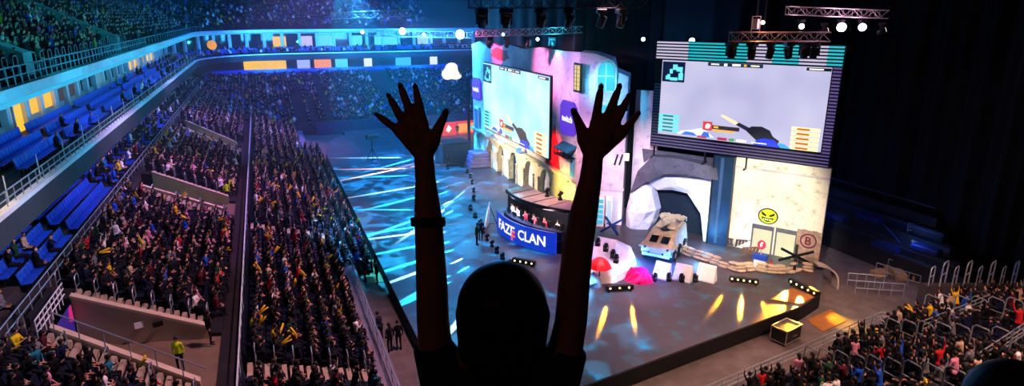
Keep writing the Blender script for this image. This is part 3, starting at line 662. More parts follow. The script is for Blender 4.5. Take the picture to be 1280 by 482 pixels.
q.prism([(x-.5, -.08, z-.08), (x, -.08, z-.16), (x+.5, -.08, z-.08), (x+.4, -.08, z-.36), (x, -.08, z-.5), (x-.4, -.08, z-.36)], (0, .03, 0)); q.build('features', M_black, sm)
q = MB(RM); [q.bb((x-.36+.16*i, -.11, z-.36), (x-.26+.16*i, -.07, z-.2)) for i in range(5)]; q.build('teeth', mat('lime_pale', hexc('e8f0a0'), .6, .1, 2), sm)
# wooden board with circled letter
xa, za = RP(1003, 325); xb, zb = RP(1030, 283)
bd = thing('wooden_board', 'upright weathered wooden board with a circled letter B', 'board', tuple(RM @ Vector((-.6, -.6, 0))))
BX = Matrix.Translation((0, -.55, 0))
for i in range(5): q = MB(RM @ BX); q.bb((-1.75+.38*i, 0, 0), (-1.39+.38*i, .1, 2.9+.05*(i % 2))); q.build('plank', mat('old_wood', hexc('a8907c'), .85, .45, 2.5), bd)
q = MB(RM @ BX)
for i in range(24):
    a0 = 2*math.pi*i/24; a1 = 2*math.pi*(i+1)/24; c = lambda a, r: (-.82+r*math.cos(a), -.04, 2.05+r*math.sin(a))
    q.prism([c(a0, .52), c(a1, .52), c(a1, .64), c(a0, .64)], (0, .03, 0))
q.build('ring_mark', mat('maroon', hexc('6a2438'), .8, .2, 3), bd)
text_mesh('letter', 'B', mat('maroon', hexc('6a2438')), bd, RM @ BX @ Matrix.Translation((-.82, -.03, 2.05)), .48, bold=.02)
# blue column
q = MB(RM); q.bb((-9.2, -.5, 0), (-7.4, 1.2, 8.1))
bc = thing('set_column', 'tall dark blue column between the cave and the pale wall', 'stage set', tuple(RM @ Vector((-8.3, 0, 0)))); q.build('shaft', mat('navy_panel', hexc('1a3350'), .4, .3, .6), bc)
q = MB(RM); q.bb((-8.5, -.56, .2), (-8.25, -.5, 8)); q.build('edge_strip', glow('strip_skyblue', hexc('2a78c0'), .45), bc)
q = MB(RM); q.bb((-9.2, -.55, 0), (-9.05, -.5, 8)); q.build('edge_strip', M_black, bc)
# rock cave: faceted pale rocks around a dark mouth
M_rock = plaster('rock_paper', hexc('d4d0dc'), hexc('bcb9c6'), hexc('a09dac'), .4, .2)
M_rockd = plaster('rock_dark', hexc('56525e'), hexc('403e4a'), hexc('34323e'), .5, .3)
cave = thing('set_cave', 'pale faceted rock cave with a dark mouth behind the armoured truck', 'stage set', tuple(RM @ Vector((-12.6, 0, 0))))
def facet(q, pts2, y0, bulge, seed):
    """polygon outline in local x,z; raised centre ridge for facets"""
    r = random.Random(seed); n = len(pts2); cx = sum(p[0] for p in pts2)/n; cz = sum(p[1] for p in pts2)/n
    vs = [(x, y0, z) for x, z in pts2]+[(lerp(cx, x, .5)+r.uniform(-.2, .2), y0-bulge*r.uniform(.6, 1), lerp(cz, z, .5)+r.uniform(-.2, .2)) for x, z in pts2]+[(cx+.2, y0-bulge*1.1, cz)]+[(x, y0+1.2, z) for x, z in pts2]
    fs = []
    for i in range(n):
        j = (i+1) % n; fs += [(i, j, n+j, n+i), (n+i, n+j, 2*n), (j, i, 2*n+1+i, 2*n+1+j)]
    fs.append(tuple(range(2*n+1, 3*n+1)))
    q.add(vs, fs)
def LP(l): return [RP(x, y) for x, y in l]
q = MB(RM); facet(q, LP([(783, 292), (784, 262), (789, 240), (804, 226), (815, 236), (821, 262), (815, 280), (803, 297)]), -.2, .9, 2); q.build('boulder', M_rock, cave)
q = MB(RM); facet(q, LP([(806, 226), (800, 206), (815, 196), (862, 208), (899, 222), (880, 248), (860, 243), (838, 238), (820, 238)]), .3, .4, 5); q.build('rock_arch', M_rock, cave); q = MB(RM); facet(q, LP([(858, 243), (880, 240), (898, 224), (897, 304), (878, 306), (874, 268)]), .3, .25, 6); q.build('rock_pillar', M_rock, cave)
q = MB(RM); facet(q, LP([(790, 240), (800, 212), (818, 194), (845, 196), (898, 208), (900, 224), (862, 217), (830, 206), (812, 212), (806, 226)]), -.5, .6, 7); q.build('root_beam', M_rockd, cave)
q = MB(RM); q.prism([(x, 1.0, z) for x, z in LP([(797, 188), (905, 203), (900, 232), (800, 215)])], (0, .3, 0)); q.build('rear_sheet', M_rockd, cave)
q = MB(RM); q.prism([(x, 1.3, z) for x, z in LP([(796, 302), (800, 232), (830, 226), (880, 240), (884, 308)])], (0, .3, 0)); q.build('cave_shade_sheet', mat('cave_shade', hexc('0a1a2a'), .9, .3, 1), cave)  # dark sheet stands in for the shade inside the cave
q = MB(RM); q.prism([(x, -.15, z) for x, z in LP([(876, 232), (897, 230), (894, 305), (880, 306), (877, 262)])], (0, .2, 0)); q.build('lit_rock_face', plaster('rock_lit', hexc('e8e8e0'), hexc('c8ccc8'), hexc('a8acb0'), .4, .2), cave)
spot(tuple(RM @ Vector((-9.4, -4, .4))), tuple(RM @ Vector((-10.3, 0, 3.2))), 2200, (.9, 1, .85), 50, .8, .2, 'cave_uplight')
point(tuple(RM @ Vector((-8.8, -1.6, 1.0))), 160, (.1, .5, 1))
# panel between tower and screen
q = MB(RM); q.bb((-17.6, 1.2, 0), (-15.2, 1.5, 13.0)); st = tag(q.build('set_flat', M_fac3), 'narrow tall pinkish flat between the tower and the hanging screen', 'stage set')
# vending style totems at tower foot
x, z = TP(750, 285)
to = thing('light_totem', 'slim totem with stacked cyan screens at the tower foot', 'totem', tuple(TM @ Vector((x, -.6, 0))))
q = MB(TM); q.bb((x-.4, -.9, 0), (x+.4, -.3, 3.0)); q.build('case', M_white, to)
for i in range(5): q = MB(TM); q.bb((x-.3, -.95, .3+.52*i), (x+.3, -.9, .68+.52*i)); q.build('display', glow('tot_cyan', hexc('30c0e8'), .9), to)
x, z = TP(761, 285)
to = thing('light_totem', 'slim white lit totem to the right of the cyan one', 'totem', tuple(TM @ Vector((x, -.6, 0))))
q = MB(TM); q.bb((x-.3, -.9, 0), (x+.3, -.4, 3.0)); q.build('case', M_white, to); q = MB(TM); q.bb((x-.2, -.95, .3), (x+.2, -.9, 2.7)); q.build('display', glow('tot_white', hexc('c8e0ff'), .8), to)
# ---------------------------------------------------------------- props on the stage
M_sand = mat('sandbag_cloth', hexc('b8a488'), .9, .3, 8, bump=.3); M_beigep = mat('desert_paint', hexc('b8a890'), .7, .35, 1.6, bump=.1)
M_tyre = mat('tyre_rubber', hexc('1c1c1e'), .85, .3, 8); M_navy = mat('navy_plastic', hexc('142038'), .5, .3, 4)
# caster booth -------------------------------------------------
BP0 = G(621, 287); BP1 = G(694, 319); ch = BP1-BP0; bl = ch.length; bu = ch.normalized(); bn = Vector((-bu.y, bu.x, 0)); bn = bn if bn.x < 0 else -bn
def barc(t, off=0.0, z=0.0):
    p = BP0+ch*t+bn*(1.0*4*t*(1-t)-off); return Vector((p.x, p.y, z))
booth = thing('caster_booth', 'curved open booth with tan roof where the seated players sit', 'booth', tuple(BP0+ch*.5-bn*2))
def arcslab(q, o0, o1, z0, z1, t0=0, t1=1, n=14):
    P = [barc(lerp(t0, t1, i/n), o0) for i in range(n+1)]; Q_ = [barc(lerp(t0, t1, i/n), o1) for i in range(n+1)]; N = n+1
    vs = [(p.x, p.y, z0) for p in P]+[(p.x, p.y, z1) for p in P]+[(p.x, p.y, z0) for p in Q_]+[(p.x, p.y, z1) for p in Q_]
    fs = []
    for i in range(n): fs += [(i, i+1, N+i+1, N+i), (N+i, N+i+1, 3*N+i+1, 3*N+i), (3*N+i, 3*N+i+1, 2*N+i+1, 2*N+i), (2*N+i, 2*N+i+1, i+1, i)]
    fs += [(0, N, 3*N, 2*N), (n, 2*N+n, 4*N-1, N+n)]; q.add(vs, fs)
q = MB(); arcslab(q, .5, 3.8, 0, 1.1, 0.05, 1.0); q.build('platform', M_black, booth)
q = MB(); arcslab(q, .7, .8, 1.1, 1.85, .06, 1.0); arcslab(q, .65, 1.25, 1.85, 1.93, .06, 1.0); q.build('desk', M_navy, booth)
q = MB(); arcslab(q, 1.1, 3.9, 3.75, 3.9, .03, 1.03); 
q.build('roof', mat('roof_tan', hexc('a8826a'), .6, .2, 1.2), booth)
q = MB(); arcslab(q, 1.03, 1.15, 3.6, 3.92, .02, 1.04); q.build('roof_fascia', M_black, booth)
for t in (.2, .4, .6, .8):
    q = MB(); a = barc(t, 1.2, 3.905); b = barc(t, 3.85, 3.905); q.tube([a, b], .035, 4); q.build('roof_seam', M_black, booth)
q = MB(); arcslab(q, 3.8, 3.95, 1.1, 3.75, .03, 1.03); q.build('back_wall', M_black, booth)
for t, nm in ((.05, 'side_wall'), (1.0, 'side_wall')):
    q = MB(); a = barc(t, 1.2); b = barc(t, 3.8); q.prism([(a.x, a.y, 0), (b.x, b.y, 0), (b.x, b.y, 3.75), (a.x, a.y, 3.75)], tuple(bu*.12)); q.build(nm, M_black, booth)
fp = thing('curved_banner', 'curved blue light panel reading FAZE CLAN in front of the booth', 'sign', tuple(BP0+ch*.5))
q = MB(); arcslab(q, 0, .15, 0.05, 2.0); q.build('panel', glow('banner_blue', hexc('1238d0'), .75), fp)
def bendf(c, s=1.0):
    def f(p):
        t = c+p.x/bl; b = barc(t, -.05); return Vector((b.x, b.y, 1.1+p.z))
    return f
mw = glow('banner_white', (1, 1, 1), 1.1)
text_mesh('lettering', 'FAZE', mw, fp, Matrix(), 3.1, bend=bendf(.3), height=.95, bold=.02)
text_mesh('lettering', 'CLAN', mw, fp, Matrix(), 3.0, bend=bendf(.72), height=.95, bold=.02)
text_mesh('emblem', 'F', glow('banner_red', hexc('ff4848'), 1.1), fp, Matrix(), .55, bend=lambda p: (lambda b: Vector((b.x, b.y, .75+p.z)))(barc(.47+p.x/bl, -.12)), height=.9, bold=.03)
area(tuple(barc(.3, .9, 3.5)), tuple(barc(.3, 2.2, 1.8)), 260, (1, .8, .9), 2, .5, 'booth_lamp'); area(tuple(barc(.75, .9, 3.5)), tuple(barc(.75, 2.2, 1.8)), 260, (1, .75, .8), 2, .5, 'booth_lamp'); point(tuple(barc(.5, 1.6, 1.2)), 14, (.4, .6, 1))
spot((20, 42, 18), tuple(barc(.5, 2.5, 3.4)), 14000, (1, .8, .75), 24, .8, .4, 'booth_wash')
def movinghead(loc, rz, label, tilt=.5, s=1.0, up=True, group=None, lens=None):
    t = thing('moving_head_lamp', label, 'lamp', loc, group)
    M = Matrix.Translation(loc) @ Matrix.Rotation(rz, 4, 'Z') @ Matrix.Scale(s, 4)
    if not up: M = M @ Matrix.Rotation(math.pi, 4, 'X')
    q = MB(M); q.box((0, 0, .09), (.42, .36, .18), 0, None, .03); q.build('base', M_black, t)
    q = MB(M)
    for sx in (-1, 1): q.box((sx*.2, 0, .38), (.05, .16, .42))
    q.box((0, 0, .2), (.42, .18, .05)); q.build('yoke', M_black, t)
    H = M @ Matrix.Translation((0, 0, .5)) @ Matrix.Rotation(tilt, 4, 'X')
    q = MB(H); q.lathe([(.1, -.22), (.15, -.2), (.16, .1), (.18, .22), (.15, .24)], (0, 0, 0), 10); h = q.build('head', M_black, t, True)
    q = MB(H); q.lathe([(.14, .235), (.13, .26), (.02, .27)], (0, 0, 0), 10); q.build('lens', lens or mat('lens_glass', hexc('405060'), .1, .2, 3, spec=.8), h)
    return t
for i, px in enumerate((673, 685, 697)):
    g = barc(.52+.19*i, 3.5, 3.9); movinghead(tuple(g), 1.2, 'black moving head lamp on the booth roof, %s from the far end' % nth(i), .6, 1.1)
# armoured truck ------------------------------------------------
TF = G(817, 331); TBk = G(843, 303); ta = (TF-TBk); tang = math.atan2(ta.y, ta.x)
tk = thing('armoured_truck', 'dusty beige armoured truck facing the audience in front of the cave', 'vehicle', tuple((TF+TBk)/2))
K = Matrix.Translation((TF+TBk)/2) @ Matrix.Rotation(tang, 4, 'Z')      # local x forward
def kp(name, fn, m, par=None, sm=False):
    q = MB(K); fn(q); return q.build(name, m, par or tk, sm)
prof = [(-2.5, .7), (2.1, .55), (2.75, 1.0), (2.65, 1.35), (.5, 2.3), (-2.1, 2.45), (-2.6, 2.1)]
def hull(q):
    n = len(prof); w = 1.25; ww = 1.05
    vs = [(x, -w if z < 1.6 else -ww, z) for x, z in prof]+[(x, w if z < 1.6 else ww, z) for x, z in prof]
    q.add(vs, [tuple(range(n)), tuple(range(n, 2*n))[::-1]]+[(i, (i+1) % n, n+(i+1) % n, n+i) for i in range(n)])
kp('hull', hull, M_beigep)
for sy in (-1, 1):
    wsx = .5
    kp('windscreen', lambda q: q.prism([(2.05, sy*.48-.32, 1.62), (2.05, sy*.48+.32, 1.62), (1.3, sy*.48+.32, 1.95), (1.3, sy*.48-.32, 1.95)], (.03, 0, .06)), mat('dark_glass', hexc('10182c'), .15, .2, 2, spec=.8))
    kp('headlamp', lambda q: q.lathe([(.16, 0), (.16, .12), (.1, .16)], (0, 0, 0), 10, Matrix.Translation((2.52, sy*.95, 1.25)) @ Matrix.Rotation(math.pi/2, 4, 'Y')), M_navy)
    kp('fender', lambda q: q.box((1.9, sy*1.3, 1.35), (1.5, .35, .12), 0, None, .03), M_beigep)
    for x in (-1.6, 0, 1.6):
        def wh(q, x=x): q.lathe([(.2, -.18), (.5, -.18), (.55, -.1), (.55, .1), (.5, .18), (.2, .18)], (0, 0, 0), 16, Matrix.Translation((x, sy*1.2, .56)) @ Matrix.Rotation(math.pi/2, 4, 'X'))
        w = kp('wheel', wh, M_tyre, None, True); kp('wheel_hub', lambda q: q.lathe([(.18, -.2), (.18, .2)], (0, 0, 0), 10, Matrix.Translation((x, sy*1.2, .56)) @ Matrix.Rotation(math.pi/2, 4, 'X')), M_beigep, w)
    kp('side_rail', lambda q: q.tube([(.8, sy*1.12, 2.55), (.8, sy*1.12, 2.8), (-2.2, sy*1.12, 2.85), (-2.2, sy*1.12, 2.5)], .04, 5), M_beigep)
    kp('roof_hatch', lambda q: q.lathe([(.33, 0), (.33, .1), (.25, .15)], (.3, sy*.5, 2.47), 12), M_beigep)
kp('bumper', lambda q: q.box((2.62, 0, .75), (.18, 2.3, .3), 0, None, .04), M_beigep)
kp('tow_hooks', lambda q: [q.box((2.74, sy*.6, .95), (.12, .14, .18), 0, None, .03) for sy in (-1, 1)][:1], M_black)
kp('hatch_rim', lambda q: q.lathe([(.42, 0), (.42, .14), (.3, .18)], (.35, 0, 2.3), 12), M_navy)
kp('mantlet', lambda q: q.box((-.25, 0, 2.68), (.4, .5, .3), 0, None, .06), M_beigep)
kp('gun_barrel', lambda q: q.tube([(-.2, 0, 2.7), (1.7, 0, 2.85)], [.09, .06], 8), M_beigep)
kp('turret', lambda q: q.lathe([(.65, 0), (.6, .35), (.45, .45)], (-.8, 0, 2.48), 10), M_beigep)
kp('roof_load', lambda q: [q.box((-2.0+.35*(i % 3), -.8+.4*(i//3), 2.85+.06*(i % 2)), (.5, .36, .26), .2*i, None, .08) for i in range(15)], M_sand)
point(tuple(K @ Vector((3.2, 1.2, .5))), 700, (.03, .2, 1)); point(tuple(K @ Vector((3.4, -1.4, .6))), 500, (.05, .3, 1)); point(tuple(K @ Vector((-1.5, 2.6, 1.2))), 300, (.1, .4, 1))
# sandbags ------------------------------------------------------
def bag(q, M):
    def f(i, j):
        a = 2*math.pi*j; t = -1+2*i; w = (1-abs(t)**3.2)**.5 if abs(t) < 1 else 0
        w = max(w, .12); return M @ Vector((t*.42, math.cos(a)*.22*w, .12+math.sin(a)*.12*w))
    q.grid(f, 8, 10)
q = MB(); bag(q, Matrix()); bag0 = q.build('sandbag', M_sand, None, True, origin=(0, 0, 0)); first = True
path = [G(851, 316), G(880, 326), G(905, 335), G(925, 340), (G(945, 338)), G(965, 342), G(985, 342), G(1000, 338), G(1015, 340)]
segs = along([(p.x, p.y) for p in path], .82)
cnt = 0
for lay in range(3):
    for i, (x, y, a) in enumerate(segs):
        if lay and (i+lay) % 7 == 0: continue
        for row in (range(2) if lay == 0 else range(1)):
            nx, ny = -math.sin(a), math.cos(a); s = (row*.42+lay*.2)*(1 if ny > 0 or nx > 0 else -1)
            loc = (x+nx*s+rnd.uniform(-.05, .05), y+ny*s, lay*.2); lb = 'tan sandbag in the %s layer%s, %s from the truck end' % (['bottom', 'middle', 'top'][lay], [' front row', ' back row'][row] if lay == 0 else '', nth(i))
            if first: o = bag0; o.location = loc; first = False
            else: o = bag0.copy(); COL.objects.link(o); o.location = loc
            o.rotation_euler = (rnd.uniform(-.1, .1), rnd.uniform(-.08, .08), a+rnd.uniform(-.2, .2)); tag(o, lb, 'sandbag', 'sandbags across the back of the stage'); cnt += 1
# white leaning blocks, small lamps
def block(px, py, w, label, tint='e8e4e0'):
    g = G(px, py); t = thing('white_barrier', label, 'barrier', tuple(g)); q = MB(Matrix.Translation(g) @ Matrix.Rotation(math.radians(-58), 4, 'Z'))
    q.prism([(-w/2, -.35, 0), (w/2, -.35, 0), (w/2, .45, 0), (-w/2, .45, 0)], (0, 0, .12)); q.build('foot', M_white, t)
    q = MB(Matrix.Translation(g) @ Matrix.Rotation(math.radians(-58), 4, 'Z')); n = 1
    vs = [(-w/2, -.3, .12), (w/2, -.3, .12), (w/2*.9, .15, 1.25), (-w/2*.9, .15, 1.25), (-w/2, .4, .12), (w/2, .4, .12), (w/2*.9, .3, 1.25), (-w/2*.9, .3, 1.25)]
    q.add(vs, [(0, 1, 2, 3), (5, 4, 7, 6), (1, 5, 6, 2), (4, 0, 3, 7), (3, 2, 6, 7), (0, 4, 5, 1)]); q.build('face', mat('block_white', hexc(tint), .7, .08, 1.5), t)
block(827, 347, 1.35, 'white concrete-look barrier lit blue beside the truck'); block(853, 350, 1.45, 'white concrete-look barrier in the middle of the three'); block(882, 350, 1.5, 'white concrete-look barrier nearest the sandbags')
for i, (px, py) in enumerate(((818, 351), (836, 351), (852, 352), (869, 352))):
    movinghead(tuple(G(px, py)), 2.2+.3*i, 'small black floor lamp in front of the white barriers, %s from left' % nth(i), .9, .9)
for i, (px, py) in enumerate(((747, 308), (757, 315), (766, 323), (770, 329))):
    g = G(px, py-1, 1.35-.2*i); movinghead(tuple(g), 2.4, 'black lamp standing on the white mound, %s from left' % nth(i), .7, .95)
# white tent-like mound
def mound():
    c = (G(740, 345)+G(792, 340))/2; c = G(768, 334); t = thing('snow_mound', 'white cloth covered mound beside the armoured truck', 'stage prop', tuple(c))
    ring = [G(733, 352), G(748, 355), G(770, 353), G(786, 345), G(796, 330), G(790, 318), G(770, 310), G(745, 305), G(733, 318)]
    n = len(ring); ct = c+Vector((.4, .6, 0)); vs = [tuple(p) for p in ring]; hs = [.9, .9, .9, 1.0, 1.3, 1.7, 1.9, 1.9, 1.3]
    for k, f in ((0, .9), (0, .6), (0, .25)):
        for p, h in zip(ring, hs): x = p.lerp(ct, 1-f); vs.append((x.x, x.y, h*(1.05-f*.62)))
    vs.append((ct.x, ct.y, 1.85)); fs = []
    for r in range(3):
        for i in range(n): j = (i+1) % n; fs.append((r*n+i, r*n+j, (r+1)*n+j, (r+1)*n+i))
    for i in range(n): fs.append((3*n+i, 3*n+(i+1) % n, 4*n))
    q = MB(); q.add(vs, fs); q.build('cloth_cover', mat('white_cloth', hexc('eee8ea'), .9, .12, 1.5, bump=.4), t)
mound()
def crumple(name, label, px, py, r, h, color, seed, cat='cloth'):
    g = G(px, py); r_ = random.Random(seed); q = MB(); n = 12; vs = []; fs = []
    for k, (f, hh) in enumerate(((1, 0), (.85, .45), (.5, .85), (.15, 1.0))):
        for i in range(n): a = 2*math.pi*i/n; rr = r*f*(.75+.5*r_.random()); vs.append((g.x+rr*math.cos(a), g.y+rr*math.sin(a), g.z+h*hh*(.75+.4*r_.random())))
    for k in range(3):
        for i in range(n): j = (i+1) % n; fs.append((k*n+i, k*n+j, (k+1)*n+j, (k+1)*n+i))
    fs.append(tuple(range(3*n, 4*n))); fs.append(tuple(range(n))[::-1]); q.add(vs, fs); return tag(q.build(name, mat(name+'_'+color, hexc(color), .7, .25, 3, bump=.3)), label, cat)
crumple('parachute_cloth', 'crumpled bright pink cloth in front of the truck bumper', 800, 349, 1.0, .9, 'ff1878', 3)
crumple('parachute_cloth', 'small peak of pink cloth beside the truck wheel', 790, 348, .6, .9, 'ff1870', 9)
# red umbrella shape
g = G(749, 352); um = thing('red_parasol', 'small bright red parasol standing at the left of the white mound', 'parasol', tuple(g))
q = MB(); q.lathe([(.95, 1.25), (.7, 1.65), (.35, 1.95), (.02, 2.05)], tuple(g), 8); q.build('canopy', mat('parasol_red', hexc('f01018'), .5, .1, 2, emit=(1, .02, .02), estr=.0), um); q = MB(); q.tube([g, g+Vector((0, 0, 1.95))], .04, 6); q.build('pole', M_black, um)
spot((21, 33, 15), tuple(G(818, 338)), 60000, (.02, .12, 1), 17, .8, .3, 'prop_wash'); spot((22, 34, 15), tuple(g), 5200, (1, .75, .75), 14, .8, .3, 'prop_wash')
crumple('frosted_dome', 'pale blue lit translucent lump under the red parasol', 741, 355, .7, .9, '8ab8e8', 21, 'stage prop'); point(tuple(G(738, 359)+Vector((0, 0, .5))), 60, (.1, .5, 1))
g = G(609, 285); t = thing('white_screen_panel', 'slanted white panel left of the curved booth banner', 'panel', tuple(g)); q = MB(); q.prism([tuple(g+Vector((-.7, -.8, 0))), tuple(g+Vector((.5, 1.2, 0))), tuple(g+Vector((.8, 1.6, 2.1))), tuple(g+Vector((.2, .4, 1.9)))], (.08, -.05, 0)); q.build('face', mat('panel_white', hexc('e8ecf4'), .6, .1, 1), t)
q = MB(); q.tube([g+Vector((.5, 1.2, .02)), g+Vector((1.3, .8, .02)), g+Vector((.8, 1.5, 1.8))], .04, 6); q.build('prop_leg', M_black, t); spot((18, 44, 14), tuple(g+Vector((0, 0, 1))), 4000, (.7, .8, 1), 14, .8, .3, 'prop_wash')
sheet(((446, 320), (476, 322), (484, 352), (461, 354)), -1.2, 'patch of light painted tan on the concrete between the terrace and the stage');  # no mat here: tan sheet stands for light falling on the concrete
# hedgehog barriers
def hedgehog(px, py, label, s=1.0, rz=0, m=None):
    g = G(px, py); q = MB(Matrix.Translation(g+Vector((0, 0, .75*s))) @ Matrix.Rotation(rz, 4, 'Z') @ Matrix.Scale(s, 4)); t = thing('steel_hedgehog', label, 'barrier', tuple(g))
    for ax in ((1, .5, .62), (-1, .6, .62), (.1, -1.1, .62)):
        d = Vector(ax).normalized(); rot = d.to_track_quat('Z', 'Y').to_matrix().to_4x4(); qq = MB(q.M @ rot); qq.box((0, 0, 0), (.16, .03, 2.4)); qq.box((.07, 0, 0), (.03, .16, 2.4)); qq.box((-.07, 0, 0), (.03, .16, 2.4)); qq.build('beam', m or M_black, t)
hedgehog(993, 333, 'black crossed steel hedgehog in front of the wooden board', 1.25, .3)
hedgehog(764, 291, 'blue crossed steel hedgehog at the foot of the tower', 1.0, 1.2, mat('hedgehog_blue', hexc('3458a0'), .4, .3, 3, metal=.5))
# road sign figure
g = G(949, 334); t = thing('warning_sign', 'round red sign on a blue and white post in the doorway', 'sign', tuple(g))
q = MB(); q.tube([g, g+Vector((0, 0, 1.9))], .05, 6); q.build('post', M_steel, t)
RS = Matrix.Translation(g) @ Matrix.Rotation(math.radians(-57), 4, 'Z'); q = MB(RS); disc(q, 0, 2.0, .33, -.1, .05, 16, 1.2); dd = q.build('disc', mat('sign_red', hexc('c02038'), .5, .1, 2), t)
q = MB(RS); q.prism([(-.06, -.14, 1.8), (.1, -.14, 1.95), (.02, -.14, 2.02), (.14, -.14, 2.2), (0, -.14, 2.26), (-.12, -.14, 2.0)], (0, .03, 0)); q.build('symbol', M_white, dd)
q = MB(RS); q.bb((-.55, -.35, .75), (.55, .2, 1.15)); q.build('blue_bar', mat('sign_blue', hexc('1c3c98'), .5, .1, 2), t); q = MB(RS); q.bb((-.42, -.3, 0), (.42, .15, .75)); q.build('white_box', M_white, t)
q = MB(RS); q.prism([(.65, -.3, 0), (1.15, -.3, 0), (.9, -.3, .95)], (0, .3, 0)); tag(q.build('traffic_marker', mat('marker_red', hexc('d83028'), .6, .2, 3)), 'small red triangular marker beside the blue and white sign post', 'marker')
# pallets / crates near column
for i, (px, py, w, c) in enumerate(((906, 306, 1.5, '6a6268'), (928, 309, 1.3, '5a4a50'), (936, 318, 1.6, '8a6a60'))):
    g = G(px, py); t = thing('wooden_pallet', '%s leaning wooden pallet at the foot of the pale wall' % ['left', 'middle', 'right'][i], 'pallet', tuple(g)); mm = Matrix.Translation(g) @ Matrix.Rotation(-.9+.3*i, 4, 'Z') @ Matrix.Rotation(.5, 4, 'X')
    mp = mat('pallet_'+c, hexc(c), .85, .3, 3)
    for k in range(5): q = MB(mm); q.bb((-w/2+w*k/5, 0, .05), (-w/2+w*k/5+w/5-.07, .04, 1.0)); q.build('slat', mp, t)
    q = MB(mm); q.bb((-w/2, .04, .1), (w/2, .12, .2)); q.bb((-w/2, .04, .8), (w/2, .12, .9)); q.build('bearer', mp, t)
# footlight bars (LED battens) with real beams
M_lens = glow('amber_lens', (1, .6, .2), 5)
def batten(pa, pb, label, power, col=(1, .36, .02), n=5, tgt=None):
    a = G(*pa); b = G(*pb); t = thing('footlight_bar', label, 'light bar', tuple((a+b)/2)); d = (b-a).normalized(); nn = Vector((-d.y, d.x, 0)); nn = nn if nn.y < 0 else -nn
    ang = math.atan2(d.y, d.x); q = MB(); q.box(tuple((a+b)/2+Vector((0, 0, .28))), ((b-a).length, .35, .4), ang, None, .04); q.build('housing', M_black, t)
    q = MB(); [q.box(tuple(a.lerp(b, f)+Vector((0, 0, .05))), (.12, .5, .1), ang) for f in (.1, .9)]; q.build('foot', M_black, t)
    for i in range(n):
        p = a.lerp(b, (i+.5)/n)+nn*.19+Vector((0, 0, .3)); q = MB(); q.ball(tuple(p), .07, 8, 6); q.build('lens', M_lens, t)
        if power:
            for k, jj in ((0, 0),):
                cd_ = Vector((C0.x-p.x, C0.y-p.y, 0)).normalized(); T = p+cd_*3.5+d*((i-n/2+.5)*.35)+Vector((0, 0, -.3)); (i % 2 == 0) and spot(tuple(p+nn*.12), tuple(T), power*(3.2 if pa[0] < 960 else 4.0), col, 5.5 if pa[0] < 960 else 18, .8, .02, 'footlight')
batten((911, 351), (948, 356), 'row of amber footlights in front of the sandbags', 12000)
batten((987, 354), (1023, 372), 'row of amber footlights at the right corner of the stage', 12000)
batten((756, 364), (791, 362), 'row of amber footlights in front of the white mound', 9000, n=3)
batten((641, 328), (669, 333), 'row of warm footlights between the booth and the stage front', 300, (1, .75, .5), 4)
# real floor streaks: low spots in an arc in front of the booth
arcp = [(588, 262), (594, 272), (600, 281), (604, 291), (609, 300), (615, 308), (621, 316), (628, 324), (637, 333)]
for i, (px, py) in enumerate(arcp):
    g = G(px, py); movinghead(tuple(g), .3*i, 'black floor lamp in the arc left of the booth, %s from the far end' % nth(i), 1.0, .85)
    a = math.radians(176+6*i+rnd.uniform(-3, 3)); dd_ = rnd.choice((3.5, 5, 8)); T = g+Vector((math.cos(a)*dd_, math.sin(a)*dd_, 0)); c = [CYAN, TEAL, (.3, .7, 1)][i % 3]
    for k_ in range(2):
        a2 = a+k_*rnd.uniform(-.3, .3); d2 = (4.0, 7.5)[k_]; spot((g.x-.6, g.y, .6), (g.x+math.cos(a2)*d2, g.y+math.sin(a2)*d2, .05), 24000*d2**2, c, 3.6, .4, .03, 'floor_beam')
for i, (px, py) in enumerate(((566, 196), (572, 202), (578, 209), (584, 216), (588, 222), (560, 188), (556, 200), (590, 230), (592, 240), (592, 250))):
    g = G(px, py); movinghead(tuple(g), .2*i, 'black floor lamp near the facade arcade, %s in the far cluster' % nth(i), 1.0, .85)
    a = math.radians(160+7*i+rnd.uniform(-4, 4)); dd_ = rnd.choice((4, 7, 11)); T = g+Vector((math.cos(a)*dd_, math.sin(a)*dd_, 0)); c = [(.3, .75, 1), CYAN, (1, .55, .35), CYAN][i % 4]
    for k_ in range(2):
        a2 = a+k_*rnd.uniform(-.25, .25); d2 = (4.5, 9.5)[k_]; spot((g.x-.6, g.y, .6), (g.x+math.cos(a2)*d2, g.y+math.sin(a2)*d2, .05), 26000*d2**2, c, 3.2, .4, .03, 'floor_beam')
# gobo projector: teal wavy pattern thrown on the floor
def gobo(loc, target, watts, color, ang, scale, thr=.5):
    o = spot(loc, target, watts, color, ang, .3, .05, 'gobo_projector'); l = o.data; l.use_nodes = True; nt = l.node_tree; em = nt.nodes['Emission']
    tc = nt.nodes.new('ShaderNodeTexCoord'); nz = nt.nodes.new('ShaderNodeTexNoise'); nz.inputs['Scale'].default_value = scale; nz.inputs['Detail'].default_value = 5; nz.inputs['Distortion'].default_value = 1.2
    nt.links.new(tc.outputs['Normal'], nz.inputs['Vector']); r = nt.nodes.new('ShaderNodeValToRGB'); r.color_ramp.elements[0].position = thr-.03; r.color_ramp.elements[1].position = thr+.05
    r.color_ramp.elements[0].color = (.04, .04, .04, 1); nt.links.new(nz.outputs['Fac'], r.inputs['Fac'])
    nt.links.new(r.outputs['Color'], em.inputs['Color']); return o
gobo((7, 62, 23), (13, 57, 0), 190000, (.02, .5, 1), 54, 13)
gobo((12, 85, 23), (18, 80, 0), 220000, (.02, .35, 1), 62, 13)
gobo((9, 40, 21), (14, 34, 0), 90000, (.02, .6, 1), 38, 9, .55)
